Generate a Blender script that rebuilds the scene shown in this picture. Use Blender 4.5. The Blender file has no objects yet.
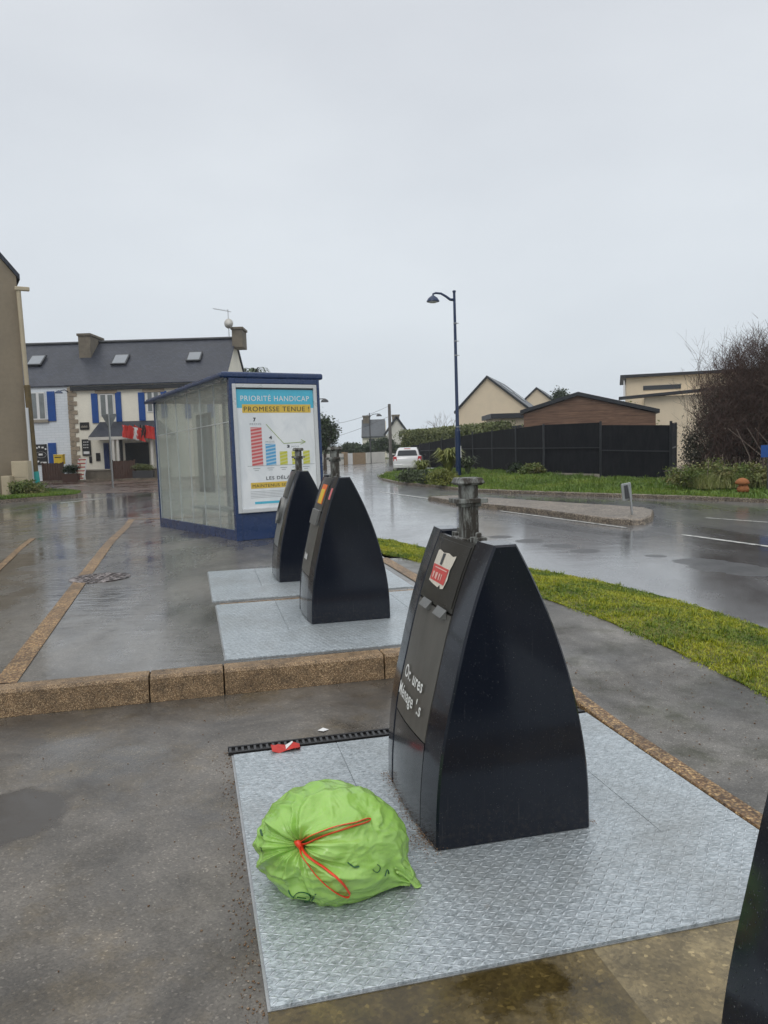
import bpy, math, random
import numpy as np
from mathutils import Vector, Matrix, noise as mnoise

random.seed(7); rng = np.random.default_rng(11)
SC = bpy.context.scene
COL = SC.collection
R = math.radians

# ------------------------------------------------------------------ camera
F = 760.0; PITCH = R(4.97); ROLL = R(1.7); H = 1.6
_f = Vector((0, math.cos(PITCH), -math.sin(PITCH))); _r0 = Vector((1, 0, 0)); _u0 = _r0.cross(_f)
_r = _r0*math.cos(ROLL) - _u0*math.sin(ROLL); _u = _r0*math.sin(ROLL) + _u0*math.cos(ROLL)
cam = bpy.data.cameras.new('camera'); camo = bpy.data.objects.new('camera', cam); COL.objects.link(camo)
M = Matrix((_r, _u, -_f)).transposed().to_4x4(); M.translation = Vector((0, 0, H)); camo.matrix_world = M
cam.sensor_fit = 'VERTICAL'; cam.sensor_height = 36; cam.lens = F/1024*36; cam.clip_end = 3000; cam.clip_start = .05
SC.camera = camo

# survey helpers: measured picture points turned into metres
def ray(px, py): return _f + _r*((px-384)/F) - _u*((py-512)/F)
def G(px, py, z=0.0):
    d = ray(px, py); t = (z-H)/d.z; return Vector((0, 0, H)) + d*t
def A(px, py, Y):
    d = ray(px, py); return Vector((0, 0, H)) + d*(Y/d.y)
def PL(px, py, p0, n):
    d = ray(px, py); o = Vector((0, 0, H)); return o + d*((Vector(p0)-o).dot(n)/d.dot(n))

# ------------------------------------------------------------------ objects
def tag(o, label=None, cat=None, group=None, kind=None):
    if label: o['label'] = label
    if cat: o['category'] = cat
    if group: o['group'] = group
    if kind: o['kind'] = kind
    return o
def empty(name, loc=(0, 0, 0), rz=0, label=None, cat=None, group=None):
    o = bpy.data.objects.new(name, None); COL.objects.link(o); o.location = loc; o.rotation_euler = (0, 0, rz)
    o.empty_display_size = .2
    return tag(o, label, cat, group)
def link(name, me, parent=None):
    o = bpy.data.objects.new(name, me); COL.objects.link(o)
    if parent: o.parent = parent
    return o
def copy_tree(o, parent=None):
    c = o.copy(); COL.objects.link(c)
    if parent: c.parent = parent
    for ch in list(o.children): copy_tree(ch, c)
    return c

class MB:
    """collects shapes, then links them as ONE mesh object"""
    def __init__(s): s.v = []; s.f = []; s.m = []; s.mi = 0; s.mats = []
    def use(s, mat):
        if mat not in s.mats: s.mats.append(mat)
        s.mi = s.mats.index(mat); return s
    def add(s, vs, fs):
        n = len(s.v); s.v += [tuple(p) for p in vs]
        for f in fs: s.f.append([n+i for i in f]); s.m.append(s.mi)
        return s
    def box(s, x0, x1, y0, y1, z0, z1):
        vs = [(x, y, z) for z in (z0, z1) for y in (y0, y1) for x in (x0, x1)]
        return s.add(vs, [(0, 2, 3, 1), (4, 5, 7, 6), (0, 1, 5, 4), (2, 6, 7, 3), (0, 4, 6, 2), (1, 3, 7, 5)])
    def obox(s, c, ax, ay, az, hx, hy, hz):
        c = Vector(c); ax = Vector(ax).normalized()*hx; ay = Vector(ay).normalized()*hy; az = Vector(az).normalized()*hz
        vs = [c+ax*i+ay*j+az*k for k in (-1, 1) for j in (-1, 1) for i in (-1, 1)]
        return s.add(vs, [(0, 2, 3, 1), (4, 5, 7, 6), (0, 1, 5, 4), (2, 6, 7, 3), (0, 4, 6, 2), (1, 3, 7, 5)])
    def bar(s, a, b, w, h, up=(0, 0, 1)):
        a = Vector(a); b = Vector(b); d = b-a; up = Vector(up)
        sd = d.cross(up)
        if sd.length < 1e-6: sd = Vector((1, 0, 0))
        u2 = sd.cross(d)
        return s.obox((a+b)/2, d, sd, u2, d.length/2, w/2, h/2)
    def prism(s, poly, ext):
        """poly: 3D points, ext: vector"""
        ext = Vector(ext); n = len(poly); p = [Vector(q) for q in poly]
        vs = p + [q+ext for q in p]
        fs = [list(range(n))[::-1], list(range(n, 2*n))]
        for i in range(n): j = (i+1) % n; fs.append([i, j, n+j, n+i])
        return s.add(vs, fs)
    def loft(s, rings, caps=True, closed=True):
        n = len(rings[0]); vs = [q for r in rings for q in r]; fs = []
        for k in range(len(rings)-1):
            for i in range(n if closed else n-1):
                j = (i+1) % n; fs.append([k*n+i, k*n+j, (k+1)*n+j, (k+1)*n+i])
        if caps:
            fs.append(list(range(n))[::-1]); fs.append([(len(rings)-1)*n+i for i in range(n)])
        return s.add(vs, fs)
    def tube(s, pts, rad, n=8, flat=1.0):
        pts = [Vector(p) for p in pts]; rings = []
        if not hasattr(rad, '__len__'): rad = [rad]*len(pts)
        pu = None
        for i, p in enumerate(pts):
            d = (pts[min(i+1, len(pts)-1)]-pts[max(i-1, 0)]).normalized()
            if pu is None:
                a = d.cross(Vector((0, 0, 1)))
                if a.length < .05: a = d.cross(Vector((1, 0, 0)))
            else:
                a = pu - d*pu.dot(d)
            a.normalize(); pu = a; b = d.cross(a)
            rings.append([p + a*math.cos(2*math.pi*k/n)*rad[i] + b*math.sin(2*math.pi*k/n)*rad[i]*flat for k in range(n)])
        return s.loft(rings)
    def lathe(s, prof, c=(0, 0, 0), n=20):
        rings = [[(c[0]+r*math.cos(2*math.pi*k/n), c[1]+r*math.sin(2*math.pi*k/n), c[2]+z) for k in range(n)] for r, z in prof]
        return s.loft(rings)
    def grid(s, rows):
        n = len(rows[0]); return s.loft(rows, caps=False, closed=False)
    def build(s, name, mat=None, parent=None, smooth=False, bevel=0, solid=0):
        me = bpy.data.meshes.new(name); me.from_pydata(s.v, [], s.f)
        if mat is not None: me.materials.append(mat)
        else:
            for m in s.mats: me.materials.append(m)
            me.polygons.foreach_set('material_index', s.m)
        me.validate(); me.update()
        if smooth: me.polygons.foreach_set('use_smooth', [True]*len(me.polygons))
        o = link(name, me, parent)
        if bevel:
            b = o.modifiers.new('bevel', 'BEVEL'); b.width = bevel; b.segments = 2; b.limit_method = 'ANGLE'; b.angle_limit = R(40)
        if smooth and bevel == 0 and smooth != 'all':
            e = o.modifiers.new('split', 'EDGE_SPLIT'); e.split_angle = R(38)
        return o

def np_mesh(name, verts, faces, mat, parent=None, smooth=False):
    """verts (N,3), faces (M,k) numpy"""
    me = bpy.data.meshes.new(name); k = faces.shape[1]
    me.vertices.add(len(verts)); me.vertices.foreach_set('co', np.ascontiguousarray(verts, dtype=np.float32).ravel())
    me.loops.add(faces.size); me.loops.foreach_set('vertex_index', faces.astype(np.int32).ravel())
    me.polygons.add(len(faces)); me.polygons.foreach_set('loop_start', np.arange(0, faces.size, k, dtype=np.int32))
    me.polygons.foreach_set('loop_total', np.full(len(faces), k, dtype=np.int32))
    me.update(calc_edges=True); me.materials.append(mat)
    if smooth: me.polygons.foreach_set('use_smooth', np.ones(len(faces), dtype=bool))
    return link(name, me, parent)

def text_polys(txt, size=1.0, bold=.0, spacing=1.0, align='LEFT'):
    c = bpy.data.curves.new('t', 'FONT'); c.body = txt; c.size = size; c.offset = bold; c.space_character = spacing
    c.align_x = align; c.resolution_u = 3
    o = bpy.data.objects.new('t', c); COL.objects.link(o)
    dg = bpy.context.evaluated_depsgraph_get(); me = bpy.data.meshes.new_from_object(o.evaluated_get(dg))
    vs = [tuple(v.co) for v in me.vertices]; fs = [list(p.vertices) for p in me.polygons]
    bpy.data.objects.remove(o); bpy.data.curves.remove(c); bpy.data.meshes.remove(me)
    return vs, fs
def put_text(mb, txt, size, fn, **kw):
    w = kw.pop('width', None)
    vs, fs = text_polys(txt, size, **kw)
    if not vs: return
    k = 1
    if w:
        x0 = min(v[0] for v in vs); x1 = max(v[0] for v in vs); k = w/(x1-x0)
        vs = [((v[0]-x0)*k, v[1]) for v in vs]
    mb.add([fn(v[0], v[1]) for v in vs], fs)

# ------------------------------------------------------------------ materials
class NT:
    def __init__(s, name):
        s.m = bpy.data.materials.new(name); s.m.use_nodes = True; s.t = s.m.node_tree
        s.b = s.t.nodes['Principled BSDF']; s.out = s.t.nodes['Material Output']
        s.tc = s.t.nodes.new('ShaderNodeTexCoord')
    def n(s, typ, **kw):
        nd = s.t.nodes.new('ShaderNode'+typ)
        for k, v in kw.items():
            if hasattr(nd, k) and not k[0].isupper(): setattr(nd, k, v)
            else: nd.inputs[k.replace('_', ' ')].default_value = v
        return nd
    def l(s, a, b): s.t.links.new(a, b)
    def mapping(s, scale=(1, 1, 1), rot=(0, 0, 0), src='Object'):
        mp = s.n('Mapping'); mp.inputs['Scale'].default_value = scale; mp.inputs['Rotation'].default_value = rot
        s.l(s.tc.outputs[src], mp.inputs['Vector']); return mp.outputs[0]
    def noise(s, scale, detail=4, rough=.55, vec=None, dist=0):
        nd = s.n('TexNoise'); nd.inputs['Scale'].default_value = scale; nd.inputs['Detail'].default_value = detail
        nd.inputs['Roughness'].default_value = rough; nd.inputs['Distortion'].default_value = dist
        s.l(vec or s.tc.outputs['Object'], nd.inputs['Vector']); return nd.outputs['Fac']
    def voro(s, scale, vec=None, out='Distance', feature='F1', rnd=1):
        nd = s.n('TexVoronoi'); nd.feature = feature; nd.inputs['Scale'].default_value = scale
        if 'Randomness' in nd.inputs: nd.inputs['Randomness'].default_value = rnd
        s.l(vec or s.tc.outputs['Object'], nd.inputs['Vector']); return nd.outputs[out]
    def ramp(s, x, *stops, interp='LINEAR'):
        nd = s.n('ValToRGB'); cr = nd.color_ramp; cr.interpolation = interp
        while len(cr.elements) < len(stops): cr.elements.new(.5)
        for e, (p, c) in zip(cr.elements, stops):
            e.position = p; e.color = (c, c, c, 1) if not hasattr(c, '__len__') else (*c[:3], 1)
        s.l(x, nd.inputs[0]); return nd.outputs[0]
    def mix(s, f, a, b, mode='MIX'):
        nd = s.n('Mix'); nd.data_type = 'RGBA'; nd.blend_type = mode
        for sock, v in ((nd.inputs[0], f), (nd.inputs[6], a), (nd.inputs[7], b)):
            if hasattr(v, 'is_linked') or isinstance(v, bpy.types.NodeSocket): s.l(v, sock)
            elif hasattr(v, '__len__'): sock.default_value = (*v[:3], 1)
            else:
                sock.default_value = v if sock == nd.inputs[0] else (v, v, v, 1)
        return nd.outputs[2]
    def math(s, op, a, b=0.0, c=None):
        nd = s.n('Math'); nd.operation = op
        for i, v in enumerate((a, b) if c is None else (a, b, c)):
            if isinstance(v, bpy.types.NodeSocket): s.l(v, nd.inputs[i])
            else: nd.inputs[i].default_value = v
        return nd.outputs[0]
    def bump(s, h, strength=.3, dist=.01, prev=None):
        nd = s.n('Bump'); nd.inputs['Distance'].default_value = dist
        if isinstance(strength, bpy.types.NodeSocket): s.l(strength, nd.inputs['Strength'])
        else: nd.inputs['Strength'].default_value = strength
        s.l(h, nd.inputs['Height'])
        if prev: s.l(prev, nd.inputs['Normal'])
        return nd.outputs[0]
    def set(s, **kw):
        for k, v in kw.items():
            sock = s.b.inputs[k.replace('_', ' ')]
            if isinstance(v, bpy.types.NodeSocket): s.l(v, sock)
            elif hasattr(v, '__len__') and len(v) == 3: sock.default_value = (*v, 1)
            else: sock.default_value = v
        return s.m

def simple(name, c, rough=.6, metal=0, var=.25, scale=6, bump=.15, bscale=60, coat=0, bd=.004):
    t = NT(name); n1 = t.noise(scale, 6, .6); n2 = t.noise(scale*9, 3)
    f = t.mix(.35, n1, n2)
    dark = [x*(1-var) for x in c]; lite = [min(1, x*(1+var)) for x in c]
    col = t.ramp(f, (.3, dark), (.7, lite))
    rr = t.ramp(n1, (.3, max(.02, rough-.1)), (.7, min(1, rough+.1)))
    t.set(Base_Color=col, Roughness=rr, Metallic=metal, Coat_Weight=coat)
    if coat: t.set(Coat_Roughness=.08)
    if bump: t.set(Normal=t.bump(t.noise(bscale, 3), bump, bd))
    return t.m

def wet_asphalt(name, c_dry, c_wet, mscale=.45, lo=.42, hi=.56, stretch=(1, 1, 1), rot=0, agg=150, base_r=.38, moss=None, br=.07, pits=.35, puddle=None, matte=False, ripple=2.2, rip_s=.10, spec=.5, coat=0.0):
    t = NT(name); v = t.mapping(stretch, (0, 0, rot))
    big = t.noise(mscale, 5, .6, v, .4); mid = t.noise(mscale*5, 5, .6, v, .3); fine = t.noise(agg*2.4, 2); sp = t.voro(agg, out='Color'); spd = t.voro(agg)
    w = t.mix(.28, big, mid); mask = t.ramp(w, (lo, 0), (hi, 1))
    spv = t.n('SeparateColor'); t.l(sp, spv.inputs[0]); spx = spv.outputs[0]
    speck = t.ramp(spx, (0, .72), (.6, .97), (.95, 1.15), (1, 1.9))
    blot = t.mix(1, t.ramp(mid, (.32, .68), (.68, 1.3)), t.ramp(t.noise(mscale*1.7, 6, .7, v, 1.2), (.36, .62), (.62, 1.22)), 'MULTIPLY')
    c = t.mix(mask, c_dry, c_wet)
    if moss:
        c = t.mix(t.ramp(t.noise(1.7, 6, .7), (.5, 0), (.68, 1)), c, moss)
    c = t.mix(1.0, c, speck, 'MULTIPLY'); c = t.mix(1.0, c, blot, 'MULTIPLY')
    if puddle:
        sp_ = t.n('SeparateXYZ'); t.l(t.tc.outputs['Object'], sp_.inputs[0]); wob = t.math('MULTIPLY', t.math('SUBTRACT', t.noise(3.5, 5, .6), .5), .28)
        for (qx, qy, qr) in puddle:
            dx_ = t.math('SUBTRACT', sp_.outputs[0], qx); dy_ = t.math('SUBTRACT', sp_.outputs[1], qy)
            d_ = t.math('ADD', t.math('SQRT', t.math('ADD', t.math('MULTIPLY', dx_, dx_), t.math('MULTIPLY', dy_, dy_))), wob)
            pm_ = t.ramp(t.math('DIVIDE', d_, qr*2), (.44, 1), (.52, 0)); c = t.mix(t.math('MULTIPLY', pm_, .7 if matte else 1), c, (.035, .025, .014) if not matte else (.02, .02, .02)); mask = t.math('MAXIMUM', mask, pm_) if not matte else t.math('MULTIPLY', mask, t.math('SUBTRACT', 1.0, pm_))
    if matte: coat = t.math('MULTIPLY', t.ramp(mask, (0, .15), (.3, 1)), coat)
    patch = t.noise(mscale*2.3, 6, .65, v, .8)
    rough = t.math('ADD', t.math('MULTIPLY', t.math('SUBTRACT', 1.0, mask), base_r), t.ramp(patch, (.38, br*.6), (.60, br+.20)))
    inv = t.math('ADD', t.math('MULTIPLY', t.math('SUBTRACT', 1.0, mask), pits), .02)
    b1 = t.bump(t.mix(.4, spd, fine), inv, .004)
    b2 = t.bump(t.noise(ripple, 4, .55, t.mapping((.35, 1, 1))), rip_s, .03, b1)
    return t.set(Base_Color=c, Roughness=rough, Normal=b2, Specular_IOR_Level=spec, Coat_Weight=coat, Coat_Roughness=.10, Coat_Normal=t.bump(t.noise(ripple*1.3, 4, .6, t.mapping((.35, 1, 1))), rip_s*.8, .03))

MAT = {}
PU1 = G(2, 818)
MAT['lot'] = wet_asphalt('wet_dark_asphalt', (.145, .130, .110), (.068, .059, .048), .62, .44, .60, base_r=.30, agg=140, moss=(.12, .095, .06), br=.10, pits=.32, ripple=3.5, rip_s=.12, coat=.15, puddle=[(PU1.x, PU1.y, .30), (PU1.x-.5, PU1.y-.1, .4)])
MAT['pave'] = wet_asphalt('wet_pavement', (.16, .148, .128), (.085, .079, .070), .50, .40, .58, stretch=(1, .55, 1), rot=R(-14), base_r=.36, agg=120, br=.05, pits=.35, ripple=5.5, rip_s=.20, spec=.6, coat=.45)
MAT['side'] = wet_asphalt('side_pavement', (.15, .142, .128), (.10, .094, .084), .5, .45, .6, base_r=.4, agg=170, moss=(.06, .06, .04), br=.16)
MAT['road'] = wet_asphalt('wet_road', (.135, .132, .13), (.11, .109, .109), .12, .34, .58, stretch=(1.6, .5, 1), rot=R(35), base_r=.30, agg=110, br=.07, pits=.22, puddle=[(*G(x_, y_)[:2], r_) for x_, y_, r_ in ((700, 562, .34), (724, 567, .42), (750, 571, .36), (585, 551, .22), (560, 546, .26), (530, 541, .26), (500, 537, .22), (655, 556, .14))], matte=True, spec=.7, coat=.7)
MAT['forecourt'] = wet_asphalt('reddish_forecourt', (.15, .10, .075), (.08, .055, .045), .3, .4, .6, base_r=.25, agg=60, br=.08)
MAT['concrete_dry'] = wet_asphalt('worn_wet_concrete', (.30, .24, .13), (.19, .145, .07), 1.6, .40, .62, base_r=.30, agg=90, moss=(.17, .13, .06), br=.12, pits=.25)
MAT['concrete_wet'] = wet_asphalt('mossy_wet_concrete', (.17, .125, .05), (.065, .046, .014), 1.3, .44, .52, base_r=.30, agg=90, moss=(.11, .085, .02), br=.08, pits=.2)

def agg_mat(name, c1, c2, c3, sc=75, rough=.45):
    t = NT(name); cc = t.voro(sc, out='Color'); d = t.voro(sc); s = t.n('SeparateColor'); t.l(cc, s.inputs[0])
    col = t.ramp(s.outputs[0], (.1, c1), (.45, c2), (.8, c3), (1, [min(1, x*1.7) for x in c3]))
    col = t.mix(1, col, t.ramp(t.mix(.5, t.noise(2.2, 6, .7), t.noise(14, 5, .7)), (.36, .38), (.6, 1.15)), 'MULTIPLY')
    col = t.mix(1, col, t.ramp(d, (.3, 1), (.75, .45)), 'MULTIPLY')
    return t.set(Base_Color=col, Roughness=rough, Normal=t.bump(d, .5, -.006))
MAT['kerb'] = agg_mat('kerb_aggregate', (.17, .10, .045), (.34, .21, .10), (.46, .32, .18), 210)
MAT['kerb_grey'] = agg_mat('kerb_grey', (.14, .11, .08), (.24, .19, .14), (.34, .28, .21), 50)
MAT['strip'] = agg_mat('orange_strip', (.17, .085, .03), (.30, .17, .07), (.42, .27, .12), 80)

def galva():
    t = NT('galvanised_tread_plate'); v = t.mapping((1, 1, 1), (0, 0, -R(13.2)))
    s = t.n('SeparateXYZ'); t.l(v, s.inputs[0])
    cell = .034
    x = t.math('DIVIDE', s.outputs[0], cell); y = t.math('DIVIDE', s.outputs[1], cell*.72)
    fx = t.math('SUBTRACT', t.math('FRACT', x), .5); fy = t.math('SUBTRACT', t.math('FRACT', y), .5)
    par = t.math('MODULO', t.math('ADD', t.math('ABSOLUTE', t.math('FLOOR', x)), t.math('ABSOLUTE', t.math('FLOOR', y))), 2.0)
    a = t.math('MULTIPLY', t.math('ADD', fx, fy), .7071); b = t.math('MULTIPLY', t.math('SUBTRACT', fx, fy), .7071)
    def ell(p, q):
        e = t.math('ADD', t.math('POWER', t.math('DIVIDE', p, .50), 2.0), t.math('POWER', t.math('DIVIDE', q, .17), 2.0))
        return t.ramp(e, (0, 1), (.95, 0))
    bars = t.mix(par, ell(a, b), ell(b, a))
    spang = t.voro(48, t.mapping((1, 1.5, 1), (0, 0, .5)), out='Color'); ss = t.n('SeparateColor'); t.l(spang, ss.inputs[0])
    fl = t.noise(160, 2, .6)
    streak = t.noise(38, 4, .7, t.mapping((1.0, 2.4, 1), (0, 0, -R(30))), 1.6)
    big = t.noise(1.6, 6, .65)
    c = t.mix(t.ramp(streak, (.44, 0), (.58, 1)), (.25, .285, .305), (.58, .645, .68))
    c = t.mix(.4, c, t.ramp(ss.outputs[0], (0, (.24, .27, .28)), (1, (.56, .60, .62))))
    c = t.mix(t.math('MULTIPLY', t.ramp(bars, (.2, 0), (.9, .55)), t.ramp(t.noise(1.3, 3), (.4, .35), (.6, 1))), c, (.74, .78, .80))
    c = t.mix(t.ramp(big, (.47, 0), (.72, .45)), c, (.22, .22, .20))
    c = t.mix(t.ramp(t.noise(9, 6, .75), (.62, 0), (.75, .5)), c, (.20, .15, .09))
    rough = t.ramp(t.mix(.5, streak, fl), (.35, .24), (.65, .5))
    bp = t.bump(bars, .75, .004); bp = t.bump(t.noise(60, 3), .12, .004, bp); bp = t.bump(t.noise(2.0, 3), .1, .02, bp)
    return t.set(Base_Color=c, Metallic=.35, Roughness=rough, Normal=bp)
MAT['galva'] = galva()

def panel_black(name, c, rough=.2, metal=.0, coat=.4, drops=True):
    t = NT(name)
    n = t.noise(2.2, 5, .6); st = t.noise(14, 5, .7, t.mapping((1.6, 1.6, .22)))
    col = t.mix(t.ramp(st, (.45, 0), (.9, .15)), c, [x*1.7+.004 for x in c])
    col = t.mix(t.ramp(t.noise(170, 1), (.70, 0), (.76, .30)), col, (.30, .30, .29))
    r = t.math('ADD', t.ramp(n, (.3, rough*.7), (.7, rough*1.4)), t.ramp(st, (.5, 0), (.9, .06)))
    sp_ = t.n('SeparateXYZ'); t.l(t.tc.outputs['Object'], sp_.inputs[0])
    low = t.math('MULTIPLY', t.ramp(sp_.outputs[2], (.02, 1), (.22, 0)), t.ramp(t.noise(38, 6, .75), (.5, 0), (.72, .35)))
    col = t.mix(low, col, (.11, .085, .06)); r = t.math('ADD', r, t.math('MULTIPLY', low, .3))
    run = t.noise(30, 4, .65, t.mapping((2.2, 2.2, .10))); col = t.mix(t.ramp(run, (.62, 0), (.74, .22)), col, (.09, .09, .09))
    d = t.voro(95, out='Distance'); dr = t.ramp(d, (.12, 1), (.26, 0))
    drm = t.math('MULTIPLY', dr, t.ramp(t.noise(33, 2), (.5, 0), (.58, 1)))
    bp = t.bump(drm, .5, .0015) if drops else None
    bp = t.bump(t.noise(3, 2), .05, .01, bp)
    return t.set(Base_Color=col, Roughness=r, Metallic=metal, Coat_Weight=coat, Coat_Roughness=.12, Normal=bp, Specular_IOR_Level=.32)
MAT['shell'] = panel_black('dark_shell', (.0085, .011, .018), .10, 0, .15)
MAT['core'] = panel_black('core_black', (.010, .012, .015), .18, .1, .5)
MAT['hood'] = panel_black('hood_bronze', (.035, .034, .030), .32, .5, .2)
def door_mat(name, c, rough=.38):
    t = NT(name); br = t.noise(40, 4, .6, t.mapping((1, 14, .5))); w = t.noise(5, 6, .7, t.mapping((1, 2, .5)))
    col = t.mix(t.ramp(br, (.3, 0), (.7, 1)), [x*.85 for x in c], [x*1.12 for x in c])
    col = t.mix(t.ramp(w, (.45, 0), (.8, .5)), col, [x*.45 for x in c])
    return t.set(Base_Color=col, Metallic=.55, Roughness=t.ramp(br, (.3, rough-.08), (.7, rough+.08)), Normal=t.bump(br, .06, .002))
MAT['door'] = door_mat('door_metal', (.155, .148, .132)); MAT['door_light'] = door_mat('door_light', (.30, .31, .31), .32)
MAT['post'] = (lambda t: t.set(Base_Color=t.mix(t.ramp(t.noise(26, 6, .7, t.mapping((1, 1, .28))), (.42, 0), (.56, 1)),
      (.26, .27, .25), (.045, .038, .030)), Metallic=.25, Roughness=.6, Normal=t.bump(t.noise(90, 4), .4, .004)))(NT('weathered_galva'))
MAT['steel'] = simple('steel', (.42, .43, .43), .38, .8, .2, 20)
MAT['handle'] = simple('handle', (.22, .22, .21), .4, .7, .2, 20)
MAT['white_paint'] = simple('white_mark', (.70, .70, .67), .5, 0, .12, 30, .1)
MAT['black'] = simple('black', (.012, .012, .013), .5, 0, .2)
MAT['dark_grey'] = simple('dark_grey', (.05, .052, .055), .5, 0, .2)
MAT['blue'] = simple('shelter_blue', (.003, .026, .105), .28, 0, .2, 4, .05, coat=.4)
MAT['blue_shutter'] = simple('shutter_blue', (.006, .065, .28), .45, 0, .2, 3)
MAT['lamp_blue'] = simple('lamp_blue', (.004, .022, .075), .35, 0, .2, 4)
MAT['cream'] = simple('cream_render', (.70, .59, .43), .85, 0, .08, 1.5, .2, 40)
MAT['cream2'] = simple('cream_render_pub', (.84, .80, .68), .85, 0, .08, 1.2, .2, 40)
MAT['tan'] = simple('tan_render', (.25, .205, .145), .85, 0, .16, .7, .25, 30)
MAT['white_wall'] = simple('white_wall', (.62, .60, .55), .8, 0, .1, 1, .1)
MAT['concrete'] = simple('concrete', (.30, .27, .22), .8, 0, .25, 3, .3, 50)
MAT['pole_grey'] = simple('pole_grey', (.13, .12, .11), .8, 0, .25, 3); MAT['box_cream'] = simple('box_cream', (.46, .39, .27), .6, 0, .1, 2)
MAT['white'] = simple('white', (.74, .74, .73), .4, 0, .05, 3, .03)
MAT['frame_white'] = simple('frame_white', (.62, .63, .63), .35, .2, .08, 3, .03)
MAT['red'] = simple('red', (.55, .03, .02), .45, 0, .15); MAT['yellow'] = simple('yellow', (.70, .48, .03), .45, 0, .1)
MAT['teal'] = simple('teal', (.03, .35, .32), .6, 0, .15, 8); MAT['rust'] = simple('rust', (.30, .11, .035), .8, 0, .3, 18, .5, 40)
MAT['wood_brown'] = (lambda t: t.set(Base_Color=t.mix(t.ramp(t.noise(3, 6, .7, t.mapping((.5, .5, 7))), (.35, 0), (.7, 1)), (.055, .026, .014), (.15, .078, .042)),
      Roughness=.6))(NT('wood_brown'))
MAT['fence_wood'] = simple('fence_wood', (.075, .038, .026), .7, 0, .3, 6)
MAT['stone'] = simple('stone', (.33, .27, .20), .85, 0, .35, 3, .4, 20, bd=.02)
MAT['chim'] = simple('chimney_stone', (.17, .145, .11), .9, 0, .4, 2.2, .5, 12, bd=.03)
MAT['glass_dark'] = simple('window_glass', (.03, .035, .04), .06, 0, .2, 1, 0)
MAT['curtain_glass'] = simple('curtained_glass', (.20, .22, .22), .12, 0, .3, 2, 0)
MAT['velux'] = simple('roof_glass', (.22, .24, .26), .08, 0, .1, 2, 0)
MAT['dkroof'] = simple('dark_roof_edge', (.018, .021, .026), .5, 0, .2, 3)
def slate(name, c, sc=1.0):
    t = NT(name); br = t.n('TexBrick'); br.inputs['Scale'].default_value = sc
    br.inputs['Color1'].default_value = (*[x*.8 for x in c], 1); br.inputs['Color2'].default_value = (*[x*1.2 for x in c], 1)
    br.inputs['Mortar'].default_value = (*[x*.5 for x in c], 1); br.inputs['Mortar Size'].default_value = .012
    br.inputs['Brick Width'].default_value = .24; br.inputs['Row Height'].default_value = .17
    v = t.mapping((1, 1, 1), (R(-50), 0, 0)); t.l(v, br.inputs['Vector'])
    col = t.mix(1, br.outputs['Color'], t.ramp(t.noise(.5, 6, .65), (.3, .75), (.7, 1.2)), 'MULTIPLY')
    return t.set(Base_Color=col, Roughness=t.ramp(t.noise(1, 4), (.3, .33), (.7, .5)), Normal=t.bump(br.outputs['Fac'], .2, -.01), Specular_IOR_Level=.28)
MAT['slate'] = slate('slate', (.040, .045, .060)); MAT['slate2'] = slate('slate_wet', (.09, .10, .11))
def siding():
    t = NT('pale_blockwork'); br = t.n('TexBrick'); br.inputs['Scale'].default_value = 1
    br.inputs['Color1'].default_value = (.68, .73, .77, 1); br.inputs['Color2'].default_value = (.73, .77, .81, 1); br.inputs['Mortar'].default_value = (.60, .645, .68, 1)
    br.inputs['Mortar Size'].default_value = .012; br.inputs['Brick Width'].default_value = .5; br.inputs['Row Height'].default_value = .16
    t.l(t.mapping((1, 1, 1), (R(90), 0, 0)), br.inputs['Vector'])
    return t.set(Base_Color=br.outputs['Color'], Roughness=.75)
MAT['siding'] = siding()
def boards(name, c1, c2):
    t = NT(name); w = t.n('TexWave'); w.wave_type = 'BANDS'; w.bands_direction = 'Z'; w.wave_profile = 'SAW'; w.inputs['Scale'].default_value = 1.1
    t.l(t.tc.outputs['Object'], w.inputs['Vector'])
    g = t.noise(2, 6, .7, t.mapping((.6, .6, 9)))
    col = t.mix(t.ramp(g, (.35, 0), (.7, 1)), c1, c2); col = t.mix(1, col, t.ramp(w.outputs['Fac'], (0, .35), (.08, 1)), 'MULTIPLY')
    return t.set(Base_Color=col, Roughness=.6, Normal=t.bump(w.outputs['Fac'], .4, .02))
MAT['cabin'] = boards('cabin_boards', (.085, .042, .026), (.26, .15, .09))
MAT['screen'] = (lambda t: t.set(Base_Color=t.mix(t.ramp(t.noise(4, 6, .75, t.mapping((1.5, 1.5, .35))), (.4, 0), (.72, 1)), (.004, .005, .008), (.016, .017, .020)),
      Roughness=.85, Specular_IOR_Level=.2, Normal=t.bump(t.noise(50, 3, .6, t.mapping((3, 3, .3))), .4, .02)))(NT('dark_brushwood_screen'))

def leafm(name, cols, sc=3, rough=.5, trans=.15):
    t = NT(name); f = t.mix(.45, t.noise(sc, 3), t.noise(sc*14, 2))
    st = [(.32+.36*i/(len(cols)-1), c) for i, c in enumerate(cols)]
    return t.set(Base_Color=t.ramp(f, *st), Roughness=rough, Subsurface_Weight=0.0, Specular_IOR_Level=.4)
MAT['grass'] = leafm('grass_blades', [(.045, .095, .012), (.12, .19, .018), (.34, .36, .02), (.42, .37, .045)], 1.5)
MAT['grass_far'] = leafm('verge_blades', [(.055, .10, .018), (.11, .19, .022), (.22, .28, .04)], .5)
MAT['soil'] = leafm('soil', [(.06, .065, .018), (.12, .125, .022), (.20, .19, .03)], 3, .9)
MAT['leaf_dark'] = leafm('leaf_dark', [(.012, .028, .010), (.028, .05, .016), (.05, .075, .025)], 2)
MAT['leaf_hedge'] = leafm('leaf_hedge', [(.06, .08, .03), (.13, .155, .05), (.26, .26, .11)], 1.2)
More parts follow.
